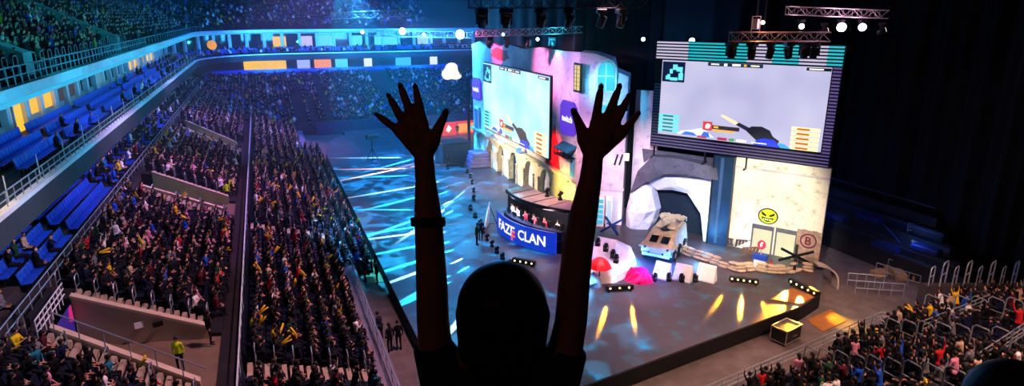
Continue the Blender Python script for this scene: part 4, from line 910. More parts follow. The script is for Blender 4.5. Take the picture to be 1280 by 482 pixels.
# far stage items ------------------------------------------------
g = G(566, 203); t = thing('equipment_case', 'big dark teal equipment case at the far end of the stage', 'case', tuple(g)); q = MB(); q.box((g.x, g.y, 1.5), (4.0, 3.0, 2.8), .1, None, .1); q.build('body', mat('teal_case', hexc('0a3a4a'), .6, .3, 1), t)
q = MB(); q.box((g.x, g.y, 2.98), (4.2, 3.2, .16), .1, None, .04); q.build('lid', M_black, t); q = MB(); [q.box((g.x+sx*1.6, g.y+sy*1.2, .06), (.25, .25, .12), .1) for sx in (-1, 1) for sy in (-1, 1)]; q.build('castor', M_black, t)
g = G(598, 207); t = thing('step_stack', 'stack of lilac lit stage steps at the far end of the arcade', 'steps', (g.x, g.y, 0))
for i in range(4): q = MB(); q.box((g.x, g.y, .25+.5*i), (3.0-.3*i, 2.4, .46), 0, None, .05); q.build('step', mat('step_lilac', hexc('8a80b8'), .6, .2, 1), t)
g = G(600, 168); pa = G(553, 170); pb = G(592, 166)
t = thing('led_hoarding', 'long red and orange lit hoarding beyond the equipment case', 'hoarding', tuple((pa+pb)/2)); q = MB(); d = pb-pa; q.prism([tuple(pa), tuple(pb), tuple(pb+Vector((0, 0, 2.2))), tuple(pa+Vector((0, 0, 2.2)))], (0, .4, 0)); q.build('red_face', glow('hoard_red', hexc('e83828'), 1.0), t)
q = MB(); q.prism([tuple(pa+d*.45+Vector((0, -.05, .3))), tuple(pb+Vector((0, -.05, .3))), tuple(pb+Vector((0, -.05, 1.8))), tuple(pa+d*.45+Vector((0, -.05, 1.8)))], (0, .05, 0)); q.build('orange_picture', glow('hoard_orange', hexc('ff9a38'), 1.1), t)
q = MB(); q.prism([tuple(pa+d*.12+Vector((0, -.05, .9))), tuple(pa+d*.2+Vector((0, -.05, .5))), tuple(pa+d*.3+Vector((0, -.05, 1.2))), tuple(pa+d*.2+Vector((0, -.05, 1.8)))], (0, .05, 0)); q.build('white_mark', glow('hud_white', (1, 1, 1), 1.2), t)
# glowing inflatable near far corner
p = DD(574, 97, 96); t = thing('glowing_sculpture', 'bright white lit sculpted arch at the far end of the facade', 'stage prop', (p.x, p.y, 0)); 
q = MB(); rr = random.Random(5)
for i in range(9): a = i/8*2.6; q.ball((p.x-3.0+1.2*math.cos(a*1.2)+i*.45, p.y, p.z+1.6*math.sin(a+.4)), (1.0, .7, .9-.05*i), 10, 6)
q.build('lobe', glow('sculpt_white', hexc('fff0e0'), 1.0), t, True); q = MB(); q.tube([(p.x+1.4, p.y, 0), (p.x+1.4, p.y, p.z)], .25, 8); q.build('mast', M_black, t)
# camera crane
g = G(466, 200); t = thing('camera_crane', 'camera on a tall tripod stand at the far left of the stage', 'camera', tuple(g)); top_ = g+Vector((0, 0, 3.0))
for k in range(3): a = 2.1*k+.4; q = MB(); q.tube([g+Vector((math.cos(a)*.9, math.sin(a)*.9, 0)), g+Vector((0, 0, 1.6))], .05, 6); q.build('leg', M_black, t)
q = MB(); q.tube([g+Vector((0, 0, 1.5)), top_], .07, 6); q.build('column', M_black, t); q = MB(); q.box(tuple(top_+Vector((0, 0, .35))), (1.5, .6, .7), .3, None, .08); q.build('camera_body', M_black, t)
q = MB(); q.tube([top_+Vector((.7, .2, .35)), top_+Vector((1.2, .35, .35))], [.2, .26], 8); q.build('lens', M_navy, t)
# flight case on the concrete
g = G(981, 425, -1.2); fc = thing('flight_case', 'dark flight case with steel edges on the concrete below the stage corner', 'case', tuple(g)); FM = Matrix.Translation(g) @ Matrix.Rotation(math.radians(14), 4, 'Z')
q = MB(FM); q.box((0, 0, .62), (1.75, 1.1, .85), 0, None, .03); q.build('body', mat('case_black', hexc('232426'), .6, .3, 2), fc)
q = MB(FM); q.box((0, 0, 1.08), (1.8, 1.15, .12), 0, None, .02); q.build('lid', mat('case_grey', hexc('4a5048'), .6, .3, 2), fc)
q = MB(FM)
for sx in (-1, 1):
    for sy in (-1, 1): q.box((sx*.88, sy*.56, .62), (.05, .05, .95))
    q.box((sx*.88, 0, 1.15), (.05, 1.15, .05)); q.box((sx*.88, 0, .2), (.05, 1.15, .05))
for sy in (-1, 1): q.box((0, sy*.56, 1.15), (1.8, .05, .05)); q.box((0, sy*.56, .2), (1.8, .05, .05))
q.build('edge_trim', M_steel, fc)
for sx in (-1, 1):
    for sy in (-1, 1): q = MB(FM); q.lathe([(.08, -.03), (.08, .03)], (sx*.7, sy*.4, .08), 8, Matrix.Rotation(math.pi/2, 4, 'X')); q.build('castor', M_black, fc)
q = MB(FM); q.tube([(-.2, -.6, .6), (-.2, -.66, .65), (.2, -.66, .65), (.2, -.6, .6)], .02, 5); q.build('handle', M_steel, fc)
spot((20, 20, 18), (22, 25, -1.2), 4200, (1, .7, .5), 50, .9, .5, 'aisle_wash')
# cable bundles on the concrete beside skirt
for i in range(9):
    f = i/9; p = G(800, 464, -1.2).lerp(G(960, 405, -1.2), f); q = MB(); q.box((p.x, p.y, -1.1), (1.5, .5, .2), .25+rnd.uniform(-.05, .05), None, .08)
    tag(q.build('cable_cover', mat('cover_grey', hexc('6a6460'), .8, .3, 3)), 'pale cable cover along the foot of the stage, %s from the left' % nth(i), 'cable cover', 'cable covers along the stage foot')
# leftover set: curved white ramp at right corner of stage
t = thing('curved_ramp', 'curved pale ramp at the far right corner of the stage', 'ramp', tuple(G(1035, 350))); q = MB()
a0 = G(1022, 340, .0); a1 = G(1048, 362, -1.2)
q.grid(lambda i, j: Vector((lerp(a0.x, a1.x, i)+.8*math.sin(i*math.pi), lerp(a0.y, a1.y, i), lerp(.6, -1.2, i**1.5)))+Vector((.35, .9, 0))*j, 10, 1); o = q.build('deck', mat('ramp_white', hexc('b0a498'), .7, .2, 1), t)
sol = o.modifiers.new('thick', 'SOLIDIFY'); sol.thickness = .12
# right side: dark side bleachers and gantries
M_dk = mat('dark_blue_frame', hexc('1c2a48'), .6, .3, 2)
sb = thing('side_bleacher', 'dark folded seating frame behind the right edge of the set', 'bleacher', (47, 36, -1.2))
for i in range(5): q = MB(); q.bb((48.0+.7*i, 28+1.2*i, -1.2), (48.7+.7*i, 48, .4+.8*i)); q.build('step', mat('dark_step', hexc('22242a'), .9, .3, 1), sb)
for i in range(3): q = MB(); q.bb((47.9+1.4*i, 29+2*i, 1.2+1.6*i), (48.0+1.4*i, 47, 1.3+1.6*i)); q.build('handrail', M_dk, sb)
for i in range(5):
    q = MB(); x = 48.4+.7*(i % 3); y = 44-3.0*i; q.box((x, y, .4+.8*(i % 3)+.25), (1.0, 2.2, .5), .1, None, .1); tag(q.build('folded_seat_row', mat('seat_blue_dark', hexc('182c70'), .6, .3, 2)), 'dark blue folded seat bank on the side bleacher, %s from the set' % nth(i), 'seat bank')
pg = G(1163, 300, 1.6); t = thing('tall_platform', 'pale tilted platform with steel rails in the dark behind the near stand', 'platform', (pg.x, pg.y, -1.2))
PM = Matrix.Translation(pg) @ Matrix.Rotation(math.radians(-28), 4, 'Z'); q = MB(PM); q.box((0, 0, 0), (3.2, 1.4, .2), 0, Matrix.Rotation(.05, 4, 'X')); q.build('deck', mat('pale_deck', hexc('b0a490'), .8, .2, 1), t)
q = MB(PM); [q.tube([(-1.6, .7, .3+.3*k), (1.6, .7, .3+.3*k)], .03, 5) for k in range(4)]; [q.tube([(x, .7, 0), (x, .7, 1.25)], .03, 5) for x in (-1.6, 0, 1.6)]; q.build('guard_rail', M_rail, t)
q = MB(PM); [q.tube([(x, y, 0), (x, y, -1.2-pg.z)], .05, 5) for x in (-1.4, 1.4) for y in (-.6, .6)]; q.build('leg', M_black, t)
# stacks of tan boxes and gear in right corner
for i, (px, py, s) in enumerate(((1068, 305, .9), (1078, 320, 1.0), (1091, 322, 1.1), (1072, 318, .8))):
    g = G(px, py, -1.2); q = MB(); q.box((g.x, g.y, -1.2+s*.5), (s, s, s), .3*i, None, .08); tag(q.build('packing_box', mat('box_tan', hexc('8a5c40'), .8, .3, 2)), 'brown packing box in the dark corner right of the set, %s of four' % nth(i), 'box')
for i, (pa_, pb_) in enumerate((((1060, 348), (1105, 352)), ((1095, 335), (1150, 352)), ((1110, 330), (1152, 345)), ((1070, 358), (1130, 362)))):
    a = G(*pa_, -.6); b = G(*pb_, -.6); t = thing('crowd_barrier', 'steel crowd barrier between the set and the near stand, %s from the set' % nth(i), 'barrier', tuple((a+b)/2+Vector((0, 0, -.6)))); q = MB()
    for z in (0.5, -.1): q.tube([a+Vector((0, 0, z)), b+Vector((0, 0, z))], .04, 5)
    q.build('rail', M_rail, t)
    for f in (0, .25, .5, .75, 1): p = a.lerp(b, f); q = MB(); q.tube([p+Vector((0, 0, .5)), p+Vector((0, 0, -.6))], .03, 5); q.build('post', M_rail, t)
point((46, 44, 4), 260, (.08, .2, 1)); point((38, 30, 4), 320, (1, .6, .35)); spot((30, 20, 16), (40, 31, 0), 6000, (.75, .6, .75), 40, .9, .5, 'corner_wash')
spot(tuple(G(1012, 362)+Vector((0, 0, .8))), tuple(G(1040, 402, -1.2)), 5000, (1, .5, .05), 60, .8, .1, 'footlight')
for i, (px, py, s, c) in enumerate(((1098, 345, .8, 'b08a60'), (1110, 340, .7, '9a7048'), (1122, 347, .9, 'b89468'), (1140, 343, .6, 'c8b890'), (1150, 352, .7, 'a87850'), (1132, 336, .6, '7a5a44'))):
    g = G(px, py, -1.2); q = MB(); q.box((g.x, g.y, -1.2+s*.35), (s*1.5, s, s*.7), .5*i, None, .06); tag(q.build('equipment_box', mat('eq_'+c, hexc(c), .8, .3, 2)), 'tan equipment box behind the crowd barriers, %s from the set' % nth(i), 'box')
t = thing('access_stair', 'blue lit metal stair in the dark between the set and the side bleacher', 'stairs', tuple(G(1150, 340, -1.2))); a_ = G(1160, 350, -1.2); b_ = G(1108, 292, 1.2)
for k in range(8): p = a_.lerp(b_, k/8); q = MB(); q.box(tuple(p), (1.2, .35, .08), .3); q.build('tread', M_dk, t)
for sx in (-.6, .6): q = MB(); q.tube([a_+Vector((sx, 0, 1)), b_+Vector((sx, 0, 1))], .05, 5); q.tube([a_+Vector((sx, 0, 0)), b_+Vector((sx, 0, 0))], .07, 5); q.tube([a_+Vector((sx, 0, 0)), a_+Vector((sx, 0, 1))], .04, 5); q.build('stringer', mat('blue_steel', hexc('4060b0'), .4, .2, 3, metal=.4), t)
point(tuple(a_.lerp(b_, .5)+Vector((-1.5, -1, 2.5))), 130, (.1, .25, 1))
SPC = .65; PSC = 1.2
# ---------------------------------------------------------------- people
M_skin = plaster('skin', hexc('c98f72'), hexc('b87f64'), hexc('a87058'), 3, 0, .6)
M_hair = mat('hair_dark', hexc('1c1410'), .6, .5, 30); M_pants = mat('trousers_dark', hexc('16181f'), .9, .4, 12); M_top = objcol('clothing_top')
def capsule(q, a, b, ra, rb, n=10, k=3):
    a = Vector(a); b = Vector(b); d = (b-a); L = d.length
    if L < 1e-5: d = Vector((0, 0, 1)); L = 1e-5
    d.normalize(); pts = []; rs = []
    for i in range(k+1): t = math.pi/2*i/k; pts.append(a-d*ra*math.cos(t)); rs.append(max(ra*math.sin(t), 1e-4))
    for i in range(k+1): t = math.pi/2*i/k; pts.append(b+d*rb*math.sin(t)); rs.append(max(rb*math.cos(t), 1e-4))
    q.tube(pts, rs, n)
def remesh(q, vox, dec=1.0, smooth_it=4):
    me = bpy.data.meshes.new('tmp'); me.from_pydata(q.v, [], q.f); o = bpy.data.objects.new('tmp', me); COL.objects.link(o)
    bm = bmesh.new(); bm.from_mesh(me); bmesh.ops.recalc_face_normals(bm, faces=bm.faces); bm.to_mesh(me); bm.free()
    m = o.modifiers.new('r', 'REMESH'); m.mode = 'VOXEL'; m.voxel_size = vox
    if smooth_it: s = o.modifiers.new('s', 'SMOOTH'); s.iterations = smooth_it; s.factor = .5
    if dec < 1: d = o.modifiers.new('d', 'DECIMATE'); d.ratio = dec
    bpy.context.view_layer.update(); r = bpy.data.meshes.new_from_object(o.evaluated_get(bpy.context.evaluated_depsgraph_get()))
    bpy.data.objects.remove(o); return r
def figure(pose, rr):
    """capsule figure facing +y, seated on z=.45 or standing; returns MB, head centre"""
    q = MB(); lean = rr.uniform(-.05, .12)
    if pose == 'stand': hz = .92; knees = [(-.1, .02, .5), (.1, .04, .5)]; feet = [(-.1, -.02, .07), (.11, 0, .07)]
    else: hz = .55; knees = [(-.12, .42, .52), (.12, .42, .52)]; feet = [(-.12, .36, .07), (.13, .4, .07)]
    hip = Vector((0, 0, hz)); ch_ = Vector((0, lean, hz+.42)); nk = Vector((0, lean+.01, hz+SPC)); hd = Vector((rr.uniform(-.03, .03), lean+.05, hz+.72))
    for sx, k, f in ((-1, knees[0], feet[0]), (1, knees[1], feet[1])):
        capsule(q, (sx*.09, 0, hz), k, .085, .06); capsule(q, k, f, .058, .04); capsule(q, f, (f[0], f[1]+.16, .045), .045, .035)
    capsule(q, (-.07, 0, hz), (.07, 0, hz), .12, .12); capsule(q, hip, ch_, .13, .15); capsule(q, (-.13, ch_.y, ch_.z+.04), (.13, ch_.y, ch_.z+.04), .085, .085)
    capsule(q, ch_, nk, .07, .05); capsule(q, nk, hd, .05, .06); q.ball(tuple(hd), (.082, .098, .12), 12, 8); capsule(q, hd+Vector((0, .095, -.01)), hd+Vector((0, .11, -.02)), .014, .014, 6, 2)
    for sx in (-1, 1): q.ball(tuple(hd+Vector((sx*.085, 0, -.01))), (.015, .02, .03), 6, 4)
    hands = []
    for sx in (-1, 1):
        sh = Vector((sx*.18, ch_.y, ch_.z+.06)); p = pose if pose not in ('one',) else ('up' if sx > 0 else 'lap')
        if p == 'up': el = sh+Vector((sx*.1, .06, .22)); ha = el+Vector((sx*-.02, .05, .24))
        elif p == 'clap': el = sh+Vector((sx*.08, .12, -.22)); ha = Vector((sx*.04, sh.y+.32, sh.z-.02))
        elif p == 'phone': el = sh+Vector((sx*.05, .1, -.24)); ha = Vector((sx*.06, sh.y+.3, sh.z-.12))
        elif p == 'stand': el = sh+Vector((sx*.06, -.03, -.28)); ha = el+Vector((0, .08, -.25))
        else: el = sh+Vector((sx*.07, .02, -.27)); ha = Vector((sx*.08, .3, hz+.1))
        capsule(q, sh, el, .05, .04); capsule(q, el, ha, .037, .026); d = (ha-el).normalized(); capsule(q, ha, ha+d*.09, .032, .02); capsule(q, ha, ha+d*.05+Vector((-sx*.04, 0, .01)), .014, .012, 6, 2); hands.append(ha+d*.05)
    return q, hd, hands, hz, (ch_, nk)
def hairmesh(hd, style):
    q = MB(); q.ball(tuple(hd+Vector((0, -.012, .03))), (.098, .108, .108), 12, 8)
    if style: capsule(q, hd+Vector((0, -.06, .02)), hd+Vector((0, -.09, -.16)), .085, .06)
    # cut the face side
    v = np.array(q.v); me = bpy.data.meshes.new('hair'); me.from_pydata(q.v, [], [f for f in q.f if not all((q.v[i][1]-hd.y > .045 and q.v[i][2]-hd.z < .065) for i in f)])
    me.materials.append(M_hair); me.polygons.foreach_set('use_smooth', [True]*len(me.polygons)); return me
def assign(me, hd, hands, hz, pose, mats):
    for m in mats: me.materials.append(m)
    n = len(me.polygons); cen = np.zeros(n*3); me.polygons.foreach_get('center', cen); cen = cen.reshape(-1, 3); mi = np.zeros(n, dtype=np.int32)
    mi[:] = 1
    if pose == 'stand': mi[cen[:, 2] < hz+.02] = 2
    else: mi[((cen[:, 2] < hz+.06) & (cen[:, 1] > .04)) | (cen[:, 2] < hz-.05)] = 2
    for h in hands: mi[np.linalg.norm(cen-np.array(h), axis=1) < .1] = 0
    mi[(cen[:, 2] > hd.z-.13) & (np.abs(cen[:, 0]-hd.x) < .11) & (np.abs(cen[:, 1]-hd.y) < .13)] = 0
    mi[cen[:, 2] < .09] = 2
    me.polygons.foreach_set('material_index', mi); return mi, cen
poses = ['lap', 'clap', 'up', 'phone', 'lap', 'one', 'clap', 'lap']; VARI = []; LOW = []
for i, p in enumerate(poses):
    rr = random.Random(20+i); q, hd, hands, hz, _ = figure(p, rr); me = remesh(q, .022, .35, 3); assign(me, hd, hands, hz, p, [M_skin, M_top, M_pants]); me.polygons.foreach_set('use_smooth', [True]*len(me.polygons)); me.name = 'spectator'
    VARI.append((me, hairmesh(hd, i % 3 == 1), p, i % 3 == 1, hands))
    lo = remesh(q, .05, .22, 1); mi, cen = assign(lo, hd, hands, hz, p, [M_skin])
    hairm = (cen[:, 2] > hd.z+.045) | ((cen[:, 1] < hd.y-.03) & (cen[:, 2] > hd.z-.08)); mi2 = mi.copy(); mi2[hairm & (mi == 0) & (cen[:, 2] > hd.z-.14) & (np.abs(cen[:, 0]-hd.x) < .12)] = 3
    V = np.zeros(len(lo.vertices)*3); lo.vertices.foreach_get('co', V); F = [tuple(pp.vertices) for pp in lo.polygons]; LOW.append((V.reshape(-1, 3), F, mi2))
STAND = []
for i in range(3):
    rr = random.Random(50+i); q, hd, hands, hz, _ = figure('stand', rr); me = remesh(q, .022, .4, 3); assign(me, hd, hands, hz, 'stand', [M_skin, M_top, M_pants]); me.polygons.foreach_set('use_smooth', [True]*len(me.polygons)); STAND.append((me, hairmesh(hd, i == 1)))
def person(me, hm, loc, rz, label, color, group=None, cat='person'):
    o = bpy.data.objects.new('person', me); COL.objects.link(o); o.location = loc; o.rotation_euler = (0, 0, rz); o.color = (*color, 1); tag(o, label, cat, group); o['_b'] = tuple(loc)
    h = bpy.data.objects.new('hair', hm); COL.objects.link(h); h.parent = o; return o
PAL = [('black', '08080a', 50), ('dark grey', '1c1e24', 18), ('navy', '0e1430', 12), ('grey', '6a6a70', 5), ('white', 'e8e0dc', 6), ('red', 'b01c24', 4), ('blue', '1c50b8', 5), ('dark green', '18402c', 4), ('pink', 'd888a0', 2), ('teal', '1c7080', 2), ('yellow', 'e0b818', 2), ('beige', 'c0a488', 4), ('maroon', '501420', 3)]
PW = [p[2] for p in PAL]
PTXT = {'lap': 'hands in lap', 'clap': 'clapping', 'up': 'both arms raised', 'phone': 'holding hands near face', 'one': 'one arm raised'}
crowd = []   # (loc, rz, section phrase, row phrase, seat phrase, seg key)
cr = random.Random(11)
def emit(x, y, z, rz, where, p=.85):
    if cr.random() < p: crowd.append((x+cr.uniform(-.1, .1), y+cr.uniform(-.1, .1), z, rz+cr.uniform(-.5, .5), where))
HEAD = -math.pi/2
cells = [(U0, XST[0]), (XST[0]+1.7, XST[1]), (XST[1]+1.7, XST[2]), (XST[2]+1.7, U1)]
SEATSPOTS = []
for ri, (v, z) in enumerate(rowsA):
    for si, (a, b) in enumerate(cells):
        n = int((b-a-.5)/SPC)
        for k in range(n):
            y = b-.45-SPC*k if si == 0 else a+.4+SPC*k
            SEATSPOTS.append((v-.55, y, z, HEAD))
            emit(v-.42, y, z, HEAD-.1, ('lower terrace, %s row, %s seat %s' % (nth(ri), nth(k), ['before the nearest steps', 'past the nearest steps', 'past the second steps', 'past the third steps'][si])), .88)
for ri, (v, z) in enumerate(FLR):
    for k in range(76):
        y = 50.5+.66*k; SEATSPOTS.append((v-.55, y, z, HEAD)); emit(v-.42, y, z, HEAD-.1, 'low front rows, %s row in, %s seat from the near end' % (nth(ri), nth(k)), .8)
for ri, (v, z) in enumerate(rowsB):
    sp = [vom_span(k, v-.4) for k in range(3)]
    segs_ = [(U0, sp[0][0]-2.2, 'before nearest opening', -1), (sp[0][1]+1.6, sp[1][0]-2.2, 'past nearest opening', 1), (sp[1][1]+1.6, sp[2][0]-2.2, 'past middle opening', 1), (sp[2][1]+1.6, U1+28, 'past farthest opening', 1)]
    for a, b, nm, sg in segs_:
        n = int((b-a-.4)/SPC)
        for k in range(n):
            y = b-.3-SPC*k if sg < 0 else a+.3+SPC*k
            SEATSPOTS.append((v-.55, y, z, HEAD)); emit(v-.42, y, z, HEAD-.1, 'upper terrace, %s row, %s seat %s' % (nth(ri), nth(k), nm), .86 if y > 20 else .5)
for ri, (u, z) in enumerate(near_rows):
    for k in range(48):
        x = 14.6+SPC*k; y = u+nearu(x)
        if abs(x-27.5) < .7 or abs(x-34.2) < .8 or abs(x-40.5) < .7: continue
        gap = ('left of the first rails' if x < 27.5 else 'between first and second rails' if x < 34.2 else 'between second and third rails' if x < 40.5 else 'right of the third rails')
        kk = [int((x-14.6)/SPC), int((x-28.2)/SPC), int((x-35)/SPC), int((x-41.2)/SPC)][0 if x < 27.5 else 1 if x < 34.2 else 2 if x < 40.5 else 3]
        SEATSPOTS.append((x, y-.55, z, 0)); emit(x, y-.42, z, .1, 'near stand, %s row, %s seat %s' % (nth(ri), nth(max(kk, 0)), gap), .72 if x < 34.5 else (.8 if ri < 5 else .12))
far_c = []
for ri, (u, z) in enumerate(far_rows):
    for k in range(90):
        x = -11.8+SPC*k
        if 5 < x < 6.4 and ri < 18 or 10 < x < 11.2 or 22.5 < x < 24 or (24 < x < 27 and ri > 16) or (7.2 < x < 9 and ri < 16): continue
        if cr.random() < .55: far_c.append((x, u+.42, z, math.pi+cr.uniform(-.3, .3), ''))
for y in np.arange(100, 148, SPC):
    for j in range(12):
        if y > 117 and cr.random() < 0: pass
# upper tier people (mostly dark) all along the ring
ut = []
for i, (a, z) in enumerate(UT):
    for (x, y, ang) in along(ringpath(a+.5), .58, .2):
        if y > 24 and cr.random() < (.5 if i > 0 else .3) and (x < 40): ut.append((x, y, z, ang-math.pi, ''))
# balcony people: sparse
bal = []
for off, z in ((1.7, 10.6), (3.1, 10.85), (4.4, 11.1)):
    for (x, y, ang) in along(ringpath(off), SPC, .2):
        pr_ = .04 if y < 100 else (.12 if y < 130 else .35)
        if x > -5: pr_ = .35
        if cr.random() < pr_: bal.append((x, y, z, ang-math.pi, 'balcony'))
conc = []
for off, z in ((1.3, 5.4), (2.4, 5.85)):
    for (x, y, ang) in along([(-12-off, 22), (-12-off, 150)], SPC, .2):
        if cr.random() < (.07 if y < 60 else .5): conc.append((x+.1, y, z, HEAD, 'under the balcony'))
def vis(x, y, z):
    p = Vector((x, y, z+1))-C0; dep = p.dot(Fv)
    if dep < 1: return None
    px = 640+FPX*p.dot(Rv)/dep; py = 241-FPX*p.dot(Uv)/dep
    if not (-6 < px < 1286 and -6 < py < 492): return None
    if 515 < px < 740 and py > 330: return None
    return dep
cand = []; rest = []
for c in crowd:
    d = vis(*c[:3])
    if d is None: continue
    cand.append((d, c))
cand.sort(key=lambda t: t[0]); ind = [c for d, c in cand[:300]]; rest = [c for d, c in cand[300:]]
rest += [c for c in far_c+ut+bal+conc if vis(*c[:3])]
for i, (x, y, z, rz, where) in enumerate(ind):
    cn, ch_, _ = cr.choices(PAL, PW)[0]; me, hm, p, lng, _ = cr.choice(VARI)
    o = person(me, hm, (x, y, z), rz, 'person in %s top, %s' % (cn, where), hexc(ch_), 'spectators in the stands')
    s = PSC*cr.uniform(.95, 1.06); o.scale = (s, s, s)
# the rest of the crowd as one uncountable mass
def crowdmesh(lst, name, label, seed):
    r = np.random.default_rng(seed); Vs = []; Fs = []; MI = []; TT = []; off = 0; skins = np.array([hexc('d8a488'), hexc('b07a5c'), hexc('e0b098')]); pal = np.array([hexc(p[1]) for p in PAL]); pw = np.array(PW)/sum(PW)
    for (x, y, z, rz, _) in lst:
        V, F, mi = LOW[r.integers(len(LOW))]; s = PSC*r.uniform(.94, 1.08); c, sn = math.cos(rz), math.sin(rz)
        P = V*s; P = np.column_stack((P[:, 0]*c-P[:, 1]*sn+x, P[:, 0]*sn+P[:, 1]*c+y, P[:, 2]+z)); Vs.append(P)
        Fs.extend([tuple(i+off for i in f) for f in F]); off += len(V)
        top = pal[r.choice(len(PAL), p=pw)]; sk = skins[r.integers(3)]; cols = np.array([sk, top, hexc('14161c'), hexc('1a120e')]); TT.append(cols[mi])
    V = np.concatenate(Vs); T = np.concatenate(TT); base = V.mean(axis=0); base[2] = V[:, 2].min(); me = bpy.data.meshes.new(name); me.from_pydata((V-base).tolist(), [], Fs)
    at = me.attributes.new('tint', 'FLOAT_COLOR', 'FACE'); at.data.foreach_set('color', np.column_stack((T, np.ones(len(T)))).ravel())
    me.materials.append(attrcol('crowd_cloth')); o = bpy.data.objects.new(name, me); COL.objects.link(o); o.location = base; tag(o, label, 'crowd', None, 'stuff'); return o
crowdmesh(rest, 'distant_crowd', 'dense mass of seated spectators filling the distant stands and upper tiers', 5)
print('crowd', len(cand), 'rest', len(rest), [len(l[0]) for l in LOW], [len(v[0].polygons) for v in VARI])
# dark seats below the crowd, one mass
qv = []; qf = []; off = 0
SV = np.array([(-.22, -.2, .36), (.22, -.2, .36), (.22, .2, .38), (-.22, .2, .38), (-.22, -.2, .43), (.22, -.2, .43), (.22, .2, .43), (-.22, .2, .43), (-.22, -.26, .4), (.22, -.26, .4), (.22, -.36, .85), (-.22, -.36, .85), (-.22, -.31, .4), (.22, -.31, .4), (.22, -.41, .85), (-.22, -.41, .85)]+[(-.03, -.1, 0), (.03, -.1, 0), (.03, -.04, 0), (-.03, -.04, 0), (-.03, -.1, .37), (.03, -.1, .37), (.03, -.04, .37), (-.03, -.04, .37)])
BX_ = [(3, 2, 1, 0), (4, 5, 6, 7), (0, 1, 5, 4), (1, 2, 6, 5), (2, 3, 7, 6), (3, 0, 4, 7)]; SF = BX_+[tuple(i+8 for i in f) for f in BX_]+[tuple(i+16 for i in f) for f in BX_]
def seatmass(spots, name, label, m):
    Vs = []; Fs = []; off = 0
    for x, y, z, rz in spots:
        c, sn = math.cos(rz), math.sin(rz); Vs.append(np.column_stack((SV[:, 0]*1.2*c-SV[:, 1]*1.2*sn+x, SV[:, 0]*1.2*sn+SV[:, 1]*1.2*c+y, SV[:, 2]*1.2+z))); Fs.extend([tuple(i+off for i in f) for f in SF]); off += len(SV)
    V = np.concatenate(Vs); base = V.mean(axis=0); base[2] = V[:, 2].min(); me = bpy.data.meshes.new(name); me.from_pydata((V-base).tolist(), [], Fs); me.materials.append(m)
    o = bpy.data.objects.new(name, me); COL.objects.link(o); o.location = base; tag(o, label, 'seats', None, 'stuff'); return o
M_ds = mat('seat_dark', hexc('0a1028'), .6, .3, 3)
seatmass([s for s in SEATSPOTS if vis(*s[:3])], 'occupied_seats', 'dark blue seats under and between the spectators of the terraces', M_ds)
# individual blue balcony seats
def seat_proto():
    t = thing('stadium_seat', 'x', 'seat', (0, 0, 0), 'empty blue seats along the balcony')
    q = MB(); q.box((0, -.02, .41), (.46, .42, .07), 0, None, .02); q.build('seat_pan', M_blueseat, t)
    q = MB()
    def bk(i, j): return Vector((lerp(-.23, .23, i), -.24-.1*j+.03*math.cos((i-.5)*math.pi), .42+.52*j))
    q.grid(bk, 6, 4); b = q.build('backrest', M_blueseat, t, True); s = b.modifiers.new('thick', 'SOLIDIFY'); s.thickness = .04
    q = MB(); q.box((0, -.1, .2), (.06, .1, .38)); q.box((0, -.12, .03), (.3, .2, .05)); q.build('pedestal', M_black, t); return t
sp_ = []
blocks = [(22, 32.4), (35.2, 42.6), (43.6, 54), (55, 68), (69, 84), (85, 100), (101, 118), (119, 138)]
for rnm, off, z in (('front', 1.9, 10.6), ('middle', 3.0, 10.85), ('back', 4.2, 11.1)):
    for bi, (a, b) in enumerate(blocks):
        for k in range(int((b-a)/.6)):
            y = a+.3+.6*k
            if off < 2 and 32 < y < 44: continue
            sp_.append((-12-off, y, z, HEAD, 'empty blue seat, %s balcony row, %s block, %s seat' % (rnm, nth(bi), nth(k))))
for rnm, off, z in (('front', .75, 5.4), ('second', 1.75, 5.85), ('third', 2.8, 6.3)):
    for bi, (a, b) in enumerate(((24, 33), (38.5, 47), (48.2, 60), (61, 78), (80, 100))):
        for k in range(int((b-a)/.6)): sp_.append((-12.3-off, a+.3+.6*k, z, HEAD, 'blue seat under the balcony, %s row, %s block, %s seat' % (rnm, nth(bi), nth(k))))
for off, z in ((3.0, 10.85), (4.2, 11.1)):
    for x, y, ang in along(ringpath(off), SPC, .2):
        if y > 140 and x < 46: sp_.append((x, y, z, ang-math.pi, ''))
for off, z in ((0, 6.6),):
    for row in range(3):
        for x in np.arange(-10, 46, SPC): sp_.append((x, 152+1.2*row, 6.6+.0*row, math.pi, ''))
kk = [(vis(*s[:3]), s) for s in sp_]; kk = sorted([(d, s) for d, s in kk if d is not None], key=lambda t: t[0])
proto = seat_proto(); used = False; single = None
for i, (d, (x, y, z, rz, lb)) in enumerate(kk[:300]):
    if i < 130:
        if not used: o = proto; o.location = (x, y, z); o.rotation_euler = (0, 0, rz); o['label'] = lb; used = True
        else: o = dup(proto, (x, y, z), rz, lb)
        o.scale = (1.2, 1.2, 1.2)
    else:
        if single is None:
            q = MB(); q.add([tuple(p) for p in SV], SF); single = q.build('stadium_seat', M_blueseat, origin=(0, 0, 0)); o = single
        else: o = single.copy(); COL.objects.link(o)
        o.scale = (1.2, 1.2, 1.2); o.location = (x, y, z); o.rotation_euler = (0, 0, rz); tag(o, lb, 'seat', 'empty blue seats along the balcony')
seatmass([s[:4] for d, s in kk[300:]], 'distant_seats', 'blue seats of the distant balcony and far rows', M_blueseat)
